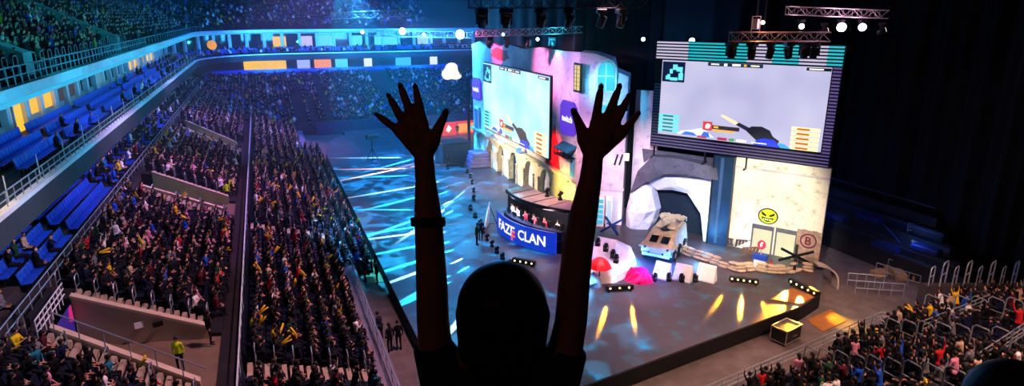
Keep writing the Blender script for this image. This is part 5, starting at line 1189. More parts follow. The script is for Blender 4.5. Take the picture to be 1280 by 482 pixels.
# ---------------------------------------------------------------- rails
def railing(pts, h, label, rails=(1.0,), step=1.2, m=None, r=.03, base=0, name='guard_rail', maxposts=95):
    m = m or M_rail; pts = [Vector(p) for p in pts]; t = thing(name, label, 'railing', tuple(pts[len(pts)//2]))
    q = MB(); [q.tube([p+Vector((0, 0, h*f)) for p in pts], r*1.25, 6) for f in rails]; q.build('rail', m, t)
    tot = sum((b-a).length for a, b in zip(pts, pts[1:])); step = max(step, tot/maxposts); acc = 0
    for a, b in zip(pts, pts[1:]):
        L = (b-a).length
        while acc <= L: p = a.lerp(b, acc/L); q = MB(); q.tube([p, p+Vector((0, 0, h))], r, 5); q.build('post', m, t); acc += step
        acc -= L
    return t
rp = [(x, y, 10.98) for x, y in ringpath(.15)]
railing([p for p in rp if p[1] < 80 and p[0] < -10], .75, 'thin steel guard rail along the near lower balcony edge', (1.0, .5), 1.15)
railing([p for p in rp if p[1] >= 74 and p[0] < -10], .75, 'thin steel guard rail along the distant lower balcony edge', (1.0,), 2.2)
ru = [(x, y, 16.34) for x, y in ringpath(.15)]
M_cr = mat('rail_cyan', hexc('9ab8c0'), .4, .2, 5, metal=.3)
railing([p for p in ru if p[1] < 90 and p[0] < -10], .95, 'steel guard rail on top of the upper ring beam', (1.0, .5), 1.1, M_cr)
railing([p for p in ru if p[1] >= 84 and p[0] < -10], .95, 'steel guard rail on the distant upper ring beam', (1.0,), 2.5, M_cr)
railing([(-12.2, y, 5.35) for y in (20, 60, 100, 140)], .95, 'long rail between the terrace and the seats under the balcony', (1.0, .5), 1.6)
railing([(-2.65, y, 1.9) for y in (14, 60, 116)], 1.15, 'long straight divider rail along the walkway of the terrace', (1.0,), 1.6, M_white, .035)
q = MB(); q.bb((-2.67, 14, 2.0), (-2.64, 116, 2.5)); tag(q.build('glass_screen', mat('screen_glass', hexc('5a6a74'), .15, .3, 1, spec=.6)), 'dark glass panel below the long divider rail', 'glass panel')
railing([(5.1, y, -.3) for y in (14, 32, 49)], 1.0, 'long rail in front of the first row of the lower terrace', (1.0, .5), 1.6)
# tall thin posts between balcony and ring
for i, (x, y, a) in enumerate(along([(-12.6, 26), (-12.6, 140)], 5.2, 1)):
    q = MB(); q.tube([(x, y, 10.6), (x, y, 12.2)], .03, 6); tag(q.build('balcony_post', M_white), 'thin pale post standing on the lower balcony, %s from the near end' % nth(i), 'post', 'thin posts on the balcony')
# balcony yellow stair landing rail
railing([(-15.6, 33.2, 11.1), (-15.6, 35, 11.1), (-12.6, 35, 10.6)], .9, 'steel rail around the yellow lit balcony entrance', (1.0, .5), .9)
q = MB(); q.bb((-18, 33, 11.1), (-12.4, 35, 11.18)); struct(q.build('landing', M_concl), 'pale landing in front of the yellow suite')
# arched hand rails
ar = MB(); 
def arch_pts(w, h): return [(0, -w/2, 0), (0, -w/2, h-.12), (0, -w/2+.1, h), (0, w/2-.1, h), (0, w/2, h-.12), (0, w/2, 0)]
ar.tube(arch_pts(.62, 1.05), .028, 6); ar.tube([(0, -.31, .5), (0, .31, .5)], .02, 5); arch0 = ar.build('arched_handrail', M_rail, origin=(0, 0, 0)); a_used = [False]
def arch(loc, rz, label, s=1.2):
    o = arch0 if not a_used[0] else arch0.copy()
    if a_used[0]: COL.objects.link(o)
    a_used[0] = True; o.location = loc; o.rotation_euler = (0, 0, rz); o.scale = (s, s, s); tag(o, label, 'handrail', 'arched handrails on the stairs')
for k in range(3):
    for j in range(0, 9, 1):
        v = -4.2-ROWD*j; z = ZB0+ROWH*j; t = vt(v)
        arch((v-.3, lerp(VOMS[k][1][1], VOMS[k][1][0], t)+1.35, z), 0, 'arched steel handrail beyond the %s stair opening, %s step up' % (names[k], nth(j)))
        if j % 2 == 0: arch((v-.3, lerp(VOMS[k][0][1], VOMS[k][0][0], t)-1.0, z), 0, 'arched steel handrail before the %s stair opening, %s step up' % (names[k], nth(j)))
for i, u in enumerate(XST):
    for j in range(7): arch((4.2-ROWD*j-.4, u+1.6, RHA*j), 0, 'arched steel handrail at the %s steps of the lower terrace, %s row up' % (nth(i), nth(j)))
for i, x in enumerate((27.5, 34.2, 40.5)):
    for j in range(0, 11): arch((x, 21.3-.95*j+nearu(x)-.4, .1+.38*j), 0, 'arched steel handrail in the %s aisle of the near stand, %s row back' % (nth(i), nth(j)), 1.5)
for i in range(9):
    a = Vector((41.4+.75*i, 26.3-.3*i, 2.0)); arch(tuple(a), math.pi/2+.3, 'arched rail on the wall behind the near stand, %s from the left' % nth(i), 1.25+.35*(i % 2))
q = MB(); q.prism([(41, 26.2, -1.2), (50, 22.6, -1.2), (50, 23.2, -1.2), (41, 26.8, -1.2)], (0, 0, 3.2)); struct(q.build('trim_9', M_terr), 'dark wall that carries the row of arched rails')
# upper-tier arches (lit cyan)
for i, (a, z) in enumerate(UT[:9]):
    for j, (x, y, ang) in enumerate(along(ringpath(a+.1), 1.35 if i % 2 else 1.7, .3)):
        if y < 80 and y > 24 and x < -10 and i % 2 == 0: arch((x, y, z), 0, 'tall arched rail of the upper tier, %s row, %s from the near end' % (nth(i), nth(j)), 1.2)
# near stand front rails
def nr(x, u, z): return (x, u+nearu(x), z)
railing([nr(15, 22.1, -.15), nr(36.5, 22.1, -.15)], 1.15, 'purple-white steel rail along the front of the near stand', (1.0, .75, .5), 1.3)
railing([nr(36.5, 22.1, -.15), (38.6, 24.6, -.5)], 1.15, 'short steel rail returning at the front corner of the near stand', (1.0, .75, .5), .9)
railing([(34.6, 21.9, 1.6), (41.8, 22.8, 1.6)], 1.1, 'sloped steel rail beside the white-shirt section of the near stand', (1.0, .75, .5), .8)
railing([(30.5, 16.5, 3.3), (38.5, 18.2, 3.3), (44, 19, 3.3)], 1.1, 'steel rail across the near stand above the walkway', (1.0, .75, .5, .3), .8)
railing([(-10.9, 34.2, 4.9), (-4, 30.2, 2.5)], 1.0, 'thin rail above the near kerb of the nearest stair opening', (1.0,), 1.4)
railing([(-11.4, 33.6, 4.7), (-11.4, 38.3, 4.7)], 1.1, 'sloped white rail at the back of the nearest stair opening', (1.0, .7, .4), .6, M_white)
bn_ = thing('sponsor_banner', 'purple pink and green lit banner at the back of the nearest stair opening', 'banner', (-11.2, 36, 2.6))
q = MB(); q.bb((-11.25, 34.0, 2.7), (-11.2, 38.2, 4.5)); q.build('panel', glow('ban_purple', hexc('3a1ca0'), .45), bn_)
q = MB(); q.prism([(-11.19, 34.0, 2.7), (-11.19, 34.9, 2.7), (-11.19, 34.5, 4.0), (-11.19, 34.0, 4.2)], (.02, 0, 0)); q.build('pink_corner', glow('ban_pink', hexc('e82888'), .6), bn_); q = MB(); q.prism([(-11.19, 37.5, 3.8), (-11.19, 38.2, 3.5), (-11.19, 38.2, 4.5), (-11.19, 37.7, 4.5)], (.02, 0, 0)); q.build('pink_corner', glow('ban_pink', hexc('e82888'), .6), bn_)
q = MB(); q.bb((-11.19, 35.3, 2.9), (-11.17, 35.8, 3.3)); q.build('green_spot', glow('ban_green', hexc('20d070'), .6), bn_)
# ---------------------------------------------------------------- yellow inflatable sticks and other held things
M_yel = mat('yellow_foil', hexc('f0c010'), .4, .15, 3)
q = MB(); q.tube([(0, 0, 0), (0, 0, .06), (0, 0, .35), (0, 0, .6), (0, 0, .66)], [.02, .055, .06, .055, .02], 8)
q.tube([(.04, 0, .02), (.22, .02, .58)], [.05, .055], 8); stick0 = q.build('thunder_sticks', M_yel, origin=(0, 0, 0), smooth=True); su = False
cs = random.Random(3); near = [c for c in ind if vis(*c[:3])]+[c for d, c in cand[300:1300]]
for i, c in enumerate(cs.sample([c for c in near if c[0] < 10 or cs.random() < .25], 70)):
    o = stick0 if not su else stick0.copy()
    if su: COL.objects.link(o)
    su = True; f = Vector((-math.sin(c[3]), math.cos(c[3]), 0)); o.location = Vector(c[:3])+f*.42+Vector((0, 0, 1.2+cs.uniform(-.15, .4))); o.rotation_euler = (cs.uniform(-1.3, 1.3), cs.uniform(-1.3, 1.3), cs.uniform(0, 6))
    tag(o, ('yellow sticks, '+c[4]).replace('lower terrace', 'lower terrace')[:110], 'inflatable sticks', 'yellow inflatable sticks in the crowd')
# staff
def staff(k, px, py, z, rz, lb, col, s=1.0): g = G(px, py, z); o = person(*STAND[k % 3], tuple(g), rz, lb, hexc(col)); o.scale = (s*PSC,)*3; return o
gd = staff(0, 227, 464, 1.85, math.pi*.9, 'steward in yellow-green hi-vis vest standing in the nearest stair opening', 'c8e818')
staff(1, 264, 430, 1.9, HEAD, 'person in black with long hair standing on the walkway by the nearest stairs', '08080a')
staff(2, 285, 252, 1.9, 0, 'steward in yellow-green hi-vis vest on the walkway near the middle opening', 'c8e818')
staff(2, 292, 246, 1.9, 1, 'second steward in hi-vis vest, right one of the walkway pair', 'b8d818')
for i, (px, py, cc) in enumerate(((499, 437, '101014'), (488, 440, '1a1a20'), (477, 425, '20242c'), (472, 355, '0c0c10'), (457, 352, '101018'))): staff(i, px, py, -1.2, .4*i, 'person in black standing on the concrete between barrier and stage, %s from the front' % nth(i), cc)
for i, (px, py, cc, nm) in enumerate(((543, 222, 'd02040', 'red'), (560, 212, '181820', 'black'), (601, 300, '20304a', 'navy'), (596, 306, '2c5030', 'green'), (556, 168, '202838', 'dark'), (572, 170, '282030', 'dark'))): staff(i, px, py, 0, 1.0+i, 'person in %s top standing on the stage, %s from the far left group' % (nm, nth(i)), cc)
# booth players
for i in range(6):
    t_ = .1+.155*i; b = barc(t_, 1.75, 1.1); cc, nm = [('d8e0f0', 'white'), ('c0c8d8', 'pale blue'), ('c83848', 'red'), ('d06070', 'pink'), ('a83040', 'red and white'), ('e0c0a0', 'beige')][i]
    o = person(VARI[[0, 3, 1, 4, 3, 6][i]][0], VARI[0][1] if False else VARI[[0, 3, 1, 4, 3, 6][i]][1], tuple(b), math.atan2(bn.y, bn.x)-math.pi/2, 'seated player in %s shirt in the booth, %s from the far end' % (nm, nth(i)), hexc(cc), 'players in the booth'); o.scale = (1.12,)*3
    m_ = barc(t_+.05, 1.0, 1.93); q = MB(Matrix.Translation(m_) @ Matrix.Rotation(math.atan2(bn.y, bn.x)-math.pi/2, 4, 'Z')); t = thing('monitor', 'thin black monitor on the booth desk, %s from the far end' % nth(i), 'monitor', tuple(m_))
    q.box((0, 0, .3), (.55, .04, .34)); q.build('panel', M_black, t); q = MB(Matrix.Translation(m_) @ Matrix.Rotation(math.atan2(bn.y, bn.x)-math.pi/2, 4, 'Z')); q.box((0, 0, .08), (.05, .05, .16)); q.box((0, 0, .01), (.25, .18, .02)); q.build('stand', M_black, t)
    q = MB(Matrix.Translation(b-Vector((0, 0, 0))) @ Matrix.Rotation(math.atan2(bn.y, bn.x)-math.pi/2, 4, 'Z')); t = thing('gaming_chair', 'black chair behind the booth desk, %s from the far end' % nth(i), 'chair', tuple(b))
    q.box((0, -.02, .38), (.5, .5, .08), 0, None, .03); q.build('seat', M_black, t); q = MB(q.M); q.box((0, -.32, .8), (.46, .08, .75), 0, None, .03); q.build('backrest', M_black, t); q = MB(q.M); q.tube([(0, 0, 0), (0, 0, .35)], .04, 6); q.box((0, 0, .03), (.5, .08, .05)); q.box((0, 0, .03), (.08, .5, .05)); q.build('base', M_black, t)
# ---------------------------------------------------------------- trusses and lamps
def truss(a, b, s, label, m, nb=None, name='lighting_truss'):
    a = Vector(a); b = Vector(b); d = (b-a).normalized(); side = Vector((-d.y, d.x, 0)).normalized(); up = Vector((0, 0, 1)); L = (b-a).length
    t = thing(name, label, 'truss', tuple((a+b)/2)); cs_ = [side*s/2+up*s/2, -side*s/2+up*s/2, -side*s/2-up*s/2, side*s/2-up*s/2]
    for c in cs_: q = MB(); q.tube([a+c, b+c], .045, 6); q.build('chord', m, t)
    n = nb or int(L/(s*1.1)); q = MB()
    for i in range(n):
        p0 = a+d*(L*i/n); p1 = a+d*(L*(i+1)/n)
        for k in range(4): u, v = cs_[k], cs_[(k+1) % 4]; q.tube([p0+u, p1+v] if i % 2 else [p0+v, p1+u], .025, 4, None, False); q.tube([p0+u, p0+v], .025, 4, None, False)
    q.build('bracing', m, t); return t
M_tr = mat('truss_dark', hexc('3a3c48'), .4, .3, 4, metal=.5); M_trl = mat('truss_alu', hexc('b8aeb0'), .35, .2, 4, metal=.5)
def hang(p, d_, lb, s=1.0, tilt=2.6, lens=None): return movinghead(tuple(p), d_, lb, tilt, s, False, 'hanging moving head lamps', lens)
L1 = DD(586, 3, 46); R1 = DD(814, 3, 46); truss(L1, R1, .8, 'dark lighting truss crossing the top centre of the hall', M_tr)
for i, px in enumerate((602, 633, 677, 712, 752, 777)): p = DD(px, 11, 46); hang(p, .3*i, 'dark moving head lamp under the top centre truss, %s from left' % nth(i), 1.9, math.pi+.3, mat('lens_warm', hexc('c0b890'), .2, .2, 3))
L2 = DD(595, 42, 62); R2 = DD(728, 37, 62); truss(L2, R2, .6, 'cyan lit truss above the facade', M_trl)
for i, px in enumerate((612, 634, 660, 690)): p = DD(px, 46, 62); hang(p, i, 'black lamp under the cyan lit truss above the facade, %s from left' % nth(i), 1.5, math.pi+.5)
L3 = DD(913, 46, 42); R3 = DD(1036, 46, 42); truss(L3, R3, .6, 'pink and orange lit truss in front of the hanging screen', M_trl)
for i, px in enumerate((915, 941, 964, 987, 1007, 1019)): p = DD(px, 52, 42); hang(p, .4*i, 'black moving head lamp in front of the hanging screen, %s from left' % nth(i), 1.6, math.pi+.2*((i % 3)-1))
L4 = DD(984, 13, 44); R4 = DD(1108, 18, 44); truss(L4, R4, .55, 'upper right truss above the pink lamps', M_trl)
for i, (px, py, w) in enumerate(((1002, 33, 10), (1052, 34, 22), (1078, 34, 14))):
    p = DD(px, 24, 44); hang(p, 0, 'bright pinkish white lamp under the upper right truss, %s from left' % nth(i), 1.0, math.pi+.9)
    p = DD(px, py, 43.4); q = MB(); q.ball(tuple(p), .17+.08*(i > 0)+.05*(i == 1), 12, 8); tag(q.build('lamp_flood', glow('pink_lamp', (1, .6, .9), 30)), 'glowing round flood lamp below the upper right truss, %s from left' % nth(i), 'lamp')
    spot(tuple(p+Vector((-.5, -.5, -.2))), (24, 30, 0), 900, (1, .6, .85), 40, .8)
for i, px in enumerate((1031, 1103)): hang(DD(px, 28, 44), .8, 'dim tilted lamp under the upper right truss, %s one' % ['left', 'right'][i], 1.2, math.pi+1.2, glow('dim_warm', (1, .8, .6), 1.5))
L5 = DD(415, 20, 80); R5 = DD(512, 16, 80); truss(L5, R5, .8, 'dim truss hanging over the far left of the floor', M_trl)
L6 = DD(455, 41, 88); R6 = DD(592, 44, 88); truss(L6, R6, .8, 'blue lit truss carrying the two bright blue lamps', M_trl)
L7 = DD(730, 46, 70); R7 = DD(905, 50, 60); truss(L7, R7, .5, 'blue lit truss left of the hanging screen', M_tr)
M_bl = glow('blue_lens', (.25, .65, 1), 40)
for i, (px, py, dep, r, e) in enumerate(((575, 43, 87, .62, 1), (503, 39, 87, .45, 1), (453, 40, 87, .25, 0), (530, 43, 87, .22, 0), (865, 51, 58, .26, 1), (804, 49, 60, .18, 0), (629, 43, 61, .14, 0), (672, 49, 61, .16, 0))):
    p = DD(px, py, dep); t = thing('blue_beam_lamp', 'bright blue beam lamp on the truss, %s in order of brightness' % nth(i), 'lamp', tuple(p)); q = MB(); q.ball(tuple(p), r, 12, 8); q.build('lens', M_bl if e else glow('blue_lens_small', (.35, .6, 1), 12), t, True)
    dv = (p-C0).normalized(); q = MB(); q.tube([p+dv*r*.6, p+dv*(r+.9)], r*1.05, 10); q.build('body', M_black, t)
for i, (px, py) in enumerate(((837, 54), (878, 56))): hang(DD(px, py-5, 58), 1, 'small black lamp in front of the hanging screen top edge, %s one' % ['left', 'right'][i], 1.4, math.pi)
# chain motor and cables
p = DD(945, 30, 42); t = thing('chain_hoist', 'lit chain hoist above the pink and orange truss', 'hoist', tuple(p)); q = MB(); q.box(tuple(p), (.35, .35, .7), .4, None, .05); q.build('motor', M_trl, t)
q = MB(); q.tube([p, p+Vector((0, 0, 15.2))], .04, 5); q.tube([p+Vector((.9, .2, -.6)), p+Vector((.9, .2, 15.2))], .02, 4); q.build('chain', M_tr, t)
q = MB(); q.tube([p+Vector((-.35, 0, -.9)), p+Vector((-.35, 0, .5)), p+Vector((.35, 0, .5)), p+Vector((.35, 0, -.9))], .04, 5); q.build('frame', M_trl, t)
q = MB(); q.ball(tuple(p+Vector((.2, -.4, .1))), .13, 10, 6); q.build('indicator', glow('hoist_lamp', (1, .75, .5), 8), t)
p3 = (L3+R3)/2; point(tuple(L3+(R3-L3)*.3+Vector((0, -1.5, 1.2))), 120, (1, .35, .2)); point(tuple(R3+Vector((-.8, -1.5, 1.2))), 50, (1, .5, .8)); point(tuple((L4+R4)/2+Vector((0, -1.2, -1.0))), 90, (1, .5, .65))
point(tuple((L2+R2)/2+Vector((2, -1.5, -1))), 350, (.03, .7, 1)); point(tuple((L6+R6)/2+Vector((0, -2, -1))), 5000, (.03, .35, 1)); point(tuple(DD(575, 43, 85)), 5000, (.02, .35, 1)); point(tuple(DD(503, 39, 85)), 3500, (.02, .35, 1)); point(tuple(DD(865, 51, 56.5)), 700, (.02, .3, 1)); point(tuple(L7.lerp(R7, .7)+Vector((0, -1.5, -.5))), 160, (.03, .3, 1)); point(tuple((L5+R5)/2+Vector((0, -2, -1.5))), 120, (.1, .5, 1))
# cyan uplight on the upper ring and rail, white on balcony seats
for y in range(26, 140, 12):
    area((-6.5, y, 14.4), (-12, y+1, 16.0), 300, (.02, .6, 1), 1, 8, 'ring_wash')
    area((-14.5, y, 15.3), (-15.5, y, 11), 80 if y < 60 else 200, (.15, .5, 1), 2, 8, 'balcony_wash')
for y in range(30, 110, 16): area((-13.6, y, 9.3), (-14, y, 6), 60, (.3, .55, 1), 1, 8, 'underbalcony_wash')
area((-15.5, 35, 14), (-16, 35, 11), 260, (1, .65, .1), 2, 3, 'suite_glow'); point((-17, 34.3, 12.5), 25, (1, .65, .1))
for y in range(28, 100, 18): spot((-2, y, 24), (-18, y+6, 18.5), 3800, (.0, .62, .8), 60, .9, 1, 'upper_wash')
for x in (2, 18, 34): area((x, 150, 14.2), (x, 160, 12), 1600, (.03, .35, 1), 8, 2, 'far_balcony_wash'); area((x, 150, 9), (x, 160, 7.5), 1500, (.03, .3, 1), 8, 1.5, 'far_concourse_wash'); area((x, 140, 22), (x, 165, 19), 700, (.02, .3, .9), 8, 2, 'far_upper_wash')
point((9, 155.5, 13), 300, (.05, .8, 1)); 
q = MB(); q.ball((-9.2, 146, 13.6), .95, 16, 10); tag(q.build('round_lantern', glow('lantern_orange', hexc('f8a838'), .8), None, True), 'round orange glowing ball on the balcony corner', 'lantern')
hz = MB(); hz.bb((-30, 48, -1.1), (50, 174, 34)); hz = hz.build('stage_haze', None) if False else None
q = MB(); q.bb((-30, 50, -1.1), (51, 170, 34))
hm = bpy.data.materials.new('haze'); hm.use_nodes = True; nt = hm.node_tree; nt.nodes.remove(nt.nodes['Principled BSDF']); vs_ = nt.nodes.new('ShaderNodeVolumeScatter'); vs_.inputs['Density'].default_value = .0015; vs_.inputs['Anisotropy'].default_value = .3; vs_.inputs['Color'].default_value = (.8, .9, 1, 1)
nt.links.new(vs_.outputs[0], nt.nodes['Material Output'].inputs['Volume']); tag(q.build('stage_haze', hm), 'thin blue stage haze hanging over the far half of the hall', 'haze', None, 'stuff')
# ---------------------------------------------------------------- cheering person in the foreground (seen from behind)
DEP = 1.5
def D(px, py, dz=0.0): return DD(px, py, DEP+dz)
K1 = DEP/FPX        # metres per pixel at that distance
M_skin2 = plaster('skin_foreground', hexc('a86a4c'), hexc('986048'), hexc('8a5640'), 25, .05, .6)
body = MB()
def limb(pts):
    for (a, ra), (b, rb) in zip(pts, pts[1:]): capsule(body, a, b, ra*K1, rb*K1, 16, 5)
# left forearm, upper arm
limb([(D(530, 198), 12.5), (D(532, 225, .0), 13), (D(535, 270, 0), 17.5), (D(538, 320, .02), 19), (D(540, 360, .03), 20.5), (D(541, 400, .05), 21), (D(545, 440, .06), 23), (D(560, 480, .05), 25)])
limb([(D(741, 198), 13), (D(738, 225), 14), (D(730, 265), 17.5), (D(721, 320, .02), 19.5), (D(717, 360, .03), 20.5), (D(714, 400, .05), 21), (D(706, 440, .06), 23), (D(690, 480, .05), 25)])
def hand(wr, knuck, tips, th_base, th_mid, th_tip, palm):
    for k in knuck: capsule(body, D(*wr), D(*k), 10.5*K1, 7.2*K1, 12, 4)
    for a, b in zip(knuck, knuck[1:]): capsule(body, D(*a), D(*b), 7.2*K1, 7.2*K1, 12, 4)
    capsule(body, D(*palm), D(*palm), 14.5*K1, 14.5*K1, 12, 4)
    for k, tp, r in tips:
        kx, ky = knuck[k][:2]; tx, ty = tp; dx, dy = tx-kx, ty-ky
        m1 = (kx+dx*.42, ky+dy*.42, -.012); m2 = (kx+dx*.74, ky+dy*.74, -.008)
        capsule(body, D(kx, ky), D(*m1), r*1.06*K1, r*.95*K1, 12, 4); capsule(body, D(*m1), D(*m2), r*.95*K1, r*.82*K1, 12, 4); capsule(body, D(*m2), D(kx+dx*.93, ky+dy*.93, 0.004), r*.8*K1, r*.5*K1, 12, 4)
        NAILS.append((m2, (tx, ty), r))
    capsule(body, D(*wr), D(*th_base), 12*K1, 10*K1, 12, 4); capsule(body, D(*palm), D(*th_base), 12*K1, 9.5*K1, 12, 4); capsule(body, D(*th_base), D(*th_mid), 8.8*K1, 6.6*K1, 12, 4); capsule(body, D(*th_mid), D(th_mid[0]+(th_tip[0]-th_mid[0])*.9, th_mid[1]+(th_tip[1]-th_mid[1])*.9), 6.4*K1, 4.2*K1, 12, 4); NAILS.append(((*th_mid, 0), th_tip, 6.0))
NAILS = []
hand((529, 194), [(498, 163), (506, 156), (517, 152), (529, 154)], [(0, (468, 141), 5.2), (1, (484, 116), 5.7), (2, (499, 103), 6.0), (3, (518, 104), 5.9)], (541, 176), (549, 158), (559, 137), (519, 172))
hand((742, 194), [(744, 154), (757, 152), (768, 157), (777, 167)], [(0, (752, 104), 5.9), (1, (776, 104), 6.0), (2, (788, 116), 5.7), (3, (800, 139), 5.2)], (731, 175), (725, 157), (716, 136), (755, 172))
# torso, neck, head
limb([(D(545, 440, .06), 24), (D(580, 488, .04), 34)]); limb([(D(706, 440, .06), 24), (D(672, 488, .04), 34)])
N0 = D(628, 470, .03); dn = Vector((0, 0, -1)); fw = Vector((math.sin(YAW), math.cos(YAW), 0))
HC = D(628, 405, .02)
capsule(body, HC+dn*.06, N0+dn*.08, .055, .062, 16, 5); body.ball(tuple(HC+fw*.03), (.078, .095, .118), 20, 12, Matrix.Rotation(-YAW, 4, 'Z'))
body.ball(tuple(HC+fw*.13+dn*.02), (.014, .02, .02), 8, 6, Matrix.Rotation(-YAW, 4, 'Z'))
for s in (-1, 1): body.ball(tuple(HC+Rv*s*.08+dn*.01), (.012, .022, .034), 8, 6)
SH = N0+dn*.07
capsule(body, SH-Rv*.13+dn*.03, SH+Rv*.13+dn*.03, .07, .07, 16, 5); capsule(body, SH+dn*.08, SH+dn*.38, .15, .13, 18, 5); capsule(body, SH+dn*.16-Rv*.06, SH+dn*.16+Rv*.06, .12, .12, 16, 5)
FEET = 18.35 if False else 17.95
hipz = SH.z-.52; hip = Vector((SH.x, SH.y, hipz)); capsule(body, hip-Rv*.07, hip+Rv*.07, .13, .13, 16, 5); capsule(body, hip, SH+dn*.3, .14, .12, 16, 5)
legs = []
for s in (-1, 1):
    h = hip+Rv*s*.09; kn = h+Rv*s*.02+fw*.02; kn.z = lerp(hipz, FEET, .5); ft = h+Rv*s*.03; ft.z = FEET+.09
    capsule(body, h, kn, .095, .06, 14, 4); capsule(body, kn, ft, .058, .038, 14, 4); toe = ft+fw*.16; toe.z = FEET+.045; capsule(body, ft+dn*.03, toe, .045, .035, 12, 4)
bm_ = remesh(body, .0036, .5, 3); bm_.materials.clear(); bm_.materials.append(M_skin2); bm_.polygons.foreach_set('use_smooth', [True]*len(bm_.polygons))
base = Vector((hip.x, hip.y, FEET)); bm_.transform(Matrix.Translation(-base)); pf = bpy.data.objects.new('person', bm_); COL.objects.link(pf); pf.location = base; pf['_b'] = tuple(base)
tag(pf, 'dark haired person in black t-shirt seen from behind with both arms raised and fingers spread', 'person')
M_tee = mat('tee_black', hexc('0b0b0d'), .9, .4, 12); M_hair2 = mat('hair_black', hexc('0c0a09'), .55, .5, 60)
sh = MB()
def slv(pts):
    for (a, ra), (b, rb) in zip(pts, pts[1:]): capsule(sh, a, b, ra*K1, rb*K1, 16, 4)
def sleeve(pts):
    """open ended cloth tube"""
    P = [p for p, r in pts]; R_ = [r*K1 for p, r in pts]; sh.tube(P, R_, 18)
sleeve([(D(539, 428, .055), 25), (D(542, 436, .06), 27), (D(556, 470, .05), 36), (D(580, 492, .04), 42), (SH-Rv*.06+dn*.06, 44)]); sleeve([(D(712, 434, .055), 25), (D(708, 442, .06), 27), (D(694, 472, .05), 36), (D(672, 492, .04), 42), (SH+Rv*.06+dn*.06, 44)])
slv([(SH-Rv*.13+dn*.03, 41), (SH+Rv*.13+dn*.03, 41)]); capsule(sh, SH+dn*.08, SH+dn*.5, .17, .155, 18, 5); capsule(sh, SH+dn*.16-Rv*.06, SH+dn*.2+Rv*.06, .135, .135, 16, 5); capsule(sh, hip-Rv*.06, hip+Rv*.06, .15, .15, 16, 4)
def child(q, name, m, vox=None, dec=1):
    me = remesh(q, vox, dec, 3); me.materials.clear(); me.materials.append(m); me.polygons.foreach_set('use_smooth', [True]*len(me.polygons)); me.transform(Matrix.Translation(-base)); o = bpy.data.objects.new(name, me); COL.objects.link(o); o.parent = pf; return o
child(sh, 't_shirt', M_tee, .006, .5)
hr = MB(); Ry = Matrix.Rotation(-YAW, 4, 'Z')
hr.ball(tuple(D(628, 384, 0)), (57*K1, .115, 58*K1), 28, 18, Ry)
capsule(hr, D(614, 395, -.01), D(610, 430, -.01), 45*K1, 38*K1, 20, 6); capsule(hr, D(643, 395, -.01), D(645, 430, -.01), 45*K1, 38*K1, 20, 6); capsule(hr, D(605, 430, -.01), D(612, 462, 0), 31*K1, 24*K1, 18, 5); capsule(hr, D(652, 430, -.01), D(644, 462, 0), 31*K1, 24*K1, 18, 5); capsule(hr, D(628, 440, -.02), D(628, 470, -.01), 34*K1, 26*K1, 18, 5)
child(hr, 'hair', M_hair2, .005, .5)
ph = MB()
for s in (-1, 1):
    h = hip+Rv*s*.09; kn = h+Rv*s*.02+fw*.02; kn.z = lerp(hipz, FEET, .5); ft = h+Rv*s*.03; ft.z = FEET+.12; capsule(ph, h, kn, .105, .075, 14, 4); capsule(ph, kn, ft, .072, .06, 14, 4)
capsule(ph, hip-Rv*.06+dn*.03, hip+Rv*.06+dn*.03, .145, .145, 14, 4); child(ph, 'trousers', M_pants, .008, .5)
def pchild(q, name, m, sm=True):
    o = q.build(name, m, pf, sm); return o
q = MB(); a, b = D(535, 270), D(535.6, 284); ax = (b-a)
def band(i, j):
    t = i*2*math.pi; x_ = Rv; c = a.lerp(b, .5); n_ = ax.normalized(); y_ = n_.cross(x_).normalized(); prof = [(-1, 1), (-1, 1.1), (0, 1.14), (1, 1.1), (1, 1)][min(4, int(j*4+.01))]
    return c+n_*prof[0]*.011+(x_*math.cos(t)+y_*math.sin(t))*19.4*K1*prof[1]
q.grid(band, 30, 4); pchild(q, 'wristband', mat('band_black', hexc('0c0c10'), .5, .4, 20))
c = D(779, 135, -.005); dirn = (D(788, 116)-D(768, 157)).normalized(); q = MB(); px_ = dirn.orthogonal().normalized(); py_ = dirn.cross(px_)
q.tube([c+(px_*math.cos(t)+py_*math.sin(t))*6.4*K1 for t in [2*math.pi*i/20 for i in range(21)]], .0022, 6); pchild(q, 'ring', M_steel)
for m2, tp, r in NAILS:
    a = D(m2[0]+(tp[0]-m2[0])*.55, m2[1]+(tp[1]-m2[1])*.55, -.004); b = D(tp[0], tp[1], 0); q = MB(); n = 6
    q.tube([a, a.lerp(b, .4), a.lerp(b, .8), b], [r*.6*K1, r*.6*K1, r*.36*K1, r*.12*K1], 8); pchild(q, 'fingernail', mat('nail_dark', hexc('1c0c10'), .3, .3, 20))
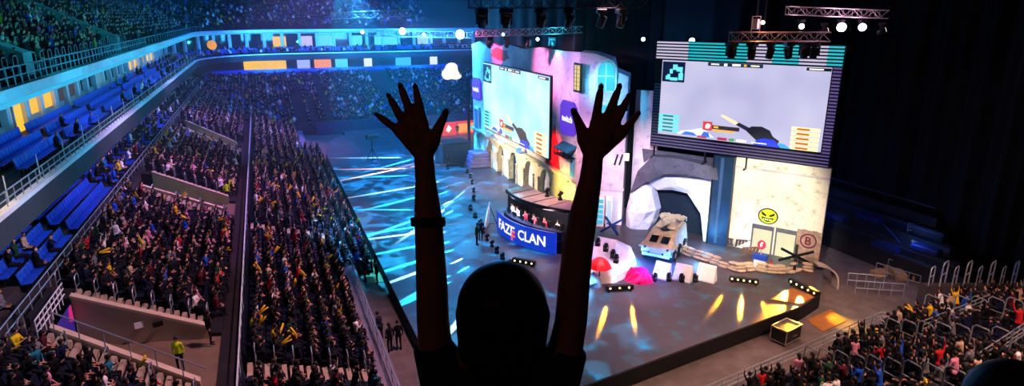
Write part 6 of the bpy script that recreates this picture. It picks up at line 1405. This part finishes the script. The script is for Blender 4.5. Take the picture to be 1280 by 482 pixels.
# neighbour in the bottom right corner
nb = MB(); NC = DD(1264, 512, 1.6); kk_ = 1.6/FPX
nb.ball(tuple(NC), (.08, .1, .115), 20, 12); capsule(nb, NC+dn*.05, NC+dn*.2, .05, .06, 14, 4); capsule(nb, NC+dn*.26-Rv*.14, NC+dn*.26+Rv*.14, .07, .07, 14, 4); capsule(nb, NC+dn*.28, NC+dn*.75, .15, .13, 16, 5)
nfz = 17.95; hp = NC+dn*.82
for s in (-1, 1):
    h = hp+Rv*s*.09; kn = h+fw*.02; kn.z = lerp(h.z, nfz, .5); ft = h+Rv*s*.01; ft.z = nfz+.09; capsule(nb, h, kn, .095, .06, 12, 4); capsule(nb, kn, ft, .058, .04, 12, 4); toe = ft+fw*.15; toe.z = nfz+.045; capsule(nb, ft+dn*.03, toe, .045, .035, 10, 3)
    sh_ = NC+dn*.27+Rv*s*.18; el = sh_+Rv*s*.05+dn*.28; ha = el+fw*.15+dn*.15; capsule(nb, sh_, el, .05, .04, 12, 4); capsule(nb, el, ha, .038, .027, 12, 4); pd = (ha-el).normalized(); capsule(nb, ha, ha+pd*.07, .036, .03, 10, 3)
    for f_ in range(4): o_ = ha+pd*.08+Rv*(-.027+.018*f_); capsule(nb, o_, o_+pd*.06+dn*.02, .009, .008, 8, 3)
    capsule(nb, ha+pd*.02, ha+pd*.06-Rv*s*.045, .012, .009, 8, 3)
me = remesh(nb, .007, .5, 3); me.materials.clear(); me.materials.append(M_skin2); b2 = Vector((NC.x, NC.y, nfz)); me.transform(Matrix.Translation(-b2)); me.polygons.foreach_set('use_smooth', [True]*len(me.polygons)); n_o = bpy.data.objects.new('person', me); COL.objects.link(n_o); n_o.location = b2; n_o['_b'] = tuple(b2); tag(n_o, 'dark head of another spectator cut by the bottom right corner', 'person')
def child2(q, name, m, vox):
    me = remesh(q, vox, .5, 3); me.materials.clear(); me.materials.append(m); me.polygons.foreach_set('use_smooth', [True]*len(me.polygons)); me.transform(Matrix.Translation(-b2)); o = bpy.data.objects.new(name, me); COL.objects.link(o); o.parent = n_o
q = MB(); q.ball(tuple(NC+Vector((0, 0, .012))), (.098, .115, .122), 20, 12); capsule(q, NC+dn*.02, NC+dn*.1, .09, .07, 14, 4); child2(q, 'hair', M_hair2, .006)
q = MB(); capsule(q, NC+dn*.26-Rv*.14, NC+dn*.26+Rv*.14, .085, .085, 14, 4); capsule(q, NC+dn*.28, NC+dn*.85, .168, .155, 16, 5)
for s in (-1, 1): capsule(q, NC+dn*.27+Rv*s*.18, NC+dn*.5+Rv*s*.22, .068, .06, 12, 4)
child2(q, 'jacket', M_tee, .008)
q = MB()
for s in (-1, 1): h = hp+Rv*s*.09; kn = h+fw*.02; kn.z = lerp(h.z, nfz, .5); ft = h+Rv*s*.01; ft.z = nfz+.12; capsule(q, h, kn, .105, .075, 12, 4); capsule(q, kn, ft, .072, .06, 12, 4)
child2(q, 'trousers', M_pants, .01)
spot((NC.x-1.8, NC.y+2.5, NC.z+.6), tuple(NC+Rv*-.09), .12, (.4, .5, 1), 12, .8, .05, 'rim_lamp')
# warm light that grazes the raised arms
spot((-3, -1.5, 22.0), tuple(D(628, 330)), 13, (1, .4, .2), 40, .9, .4, 'warm_back_lamp')
for o in bpy.data.objects:
    if '_b' in o: del o['_b']
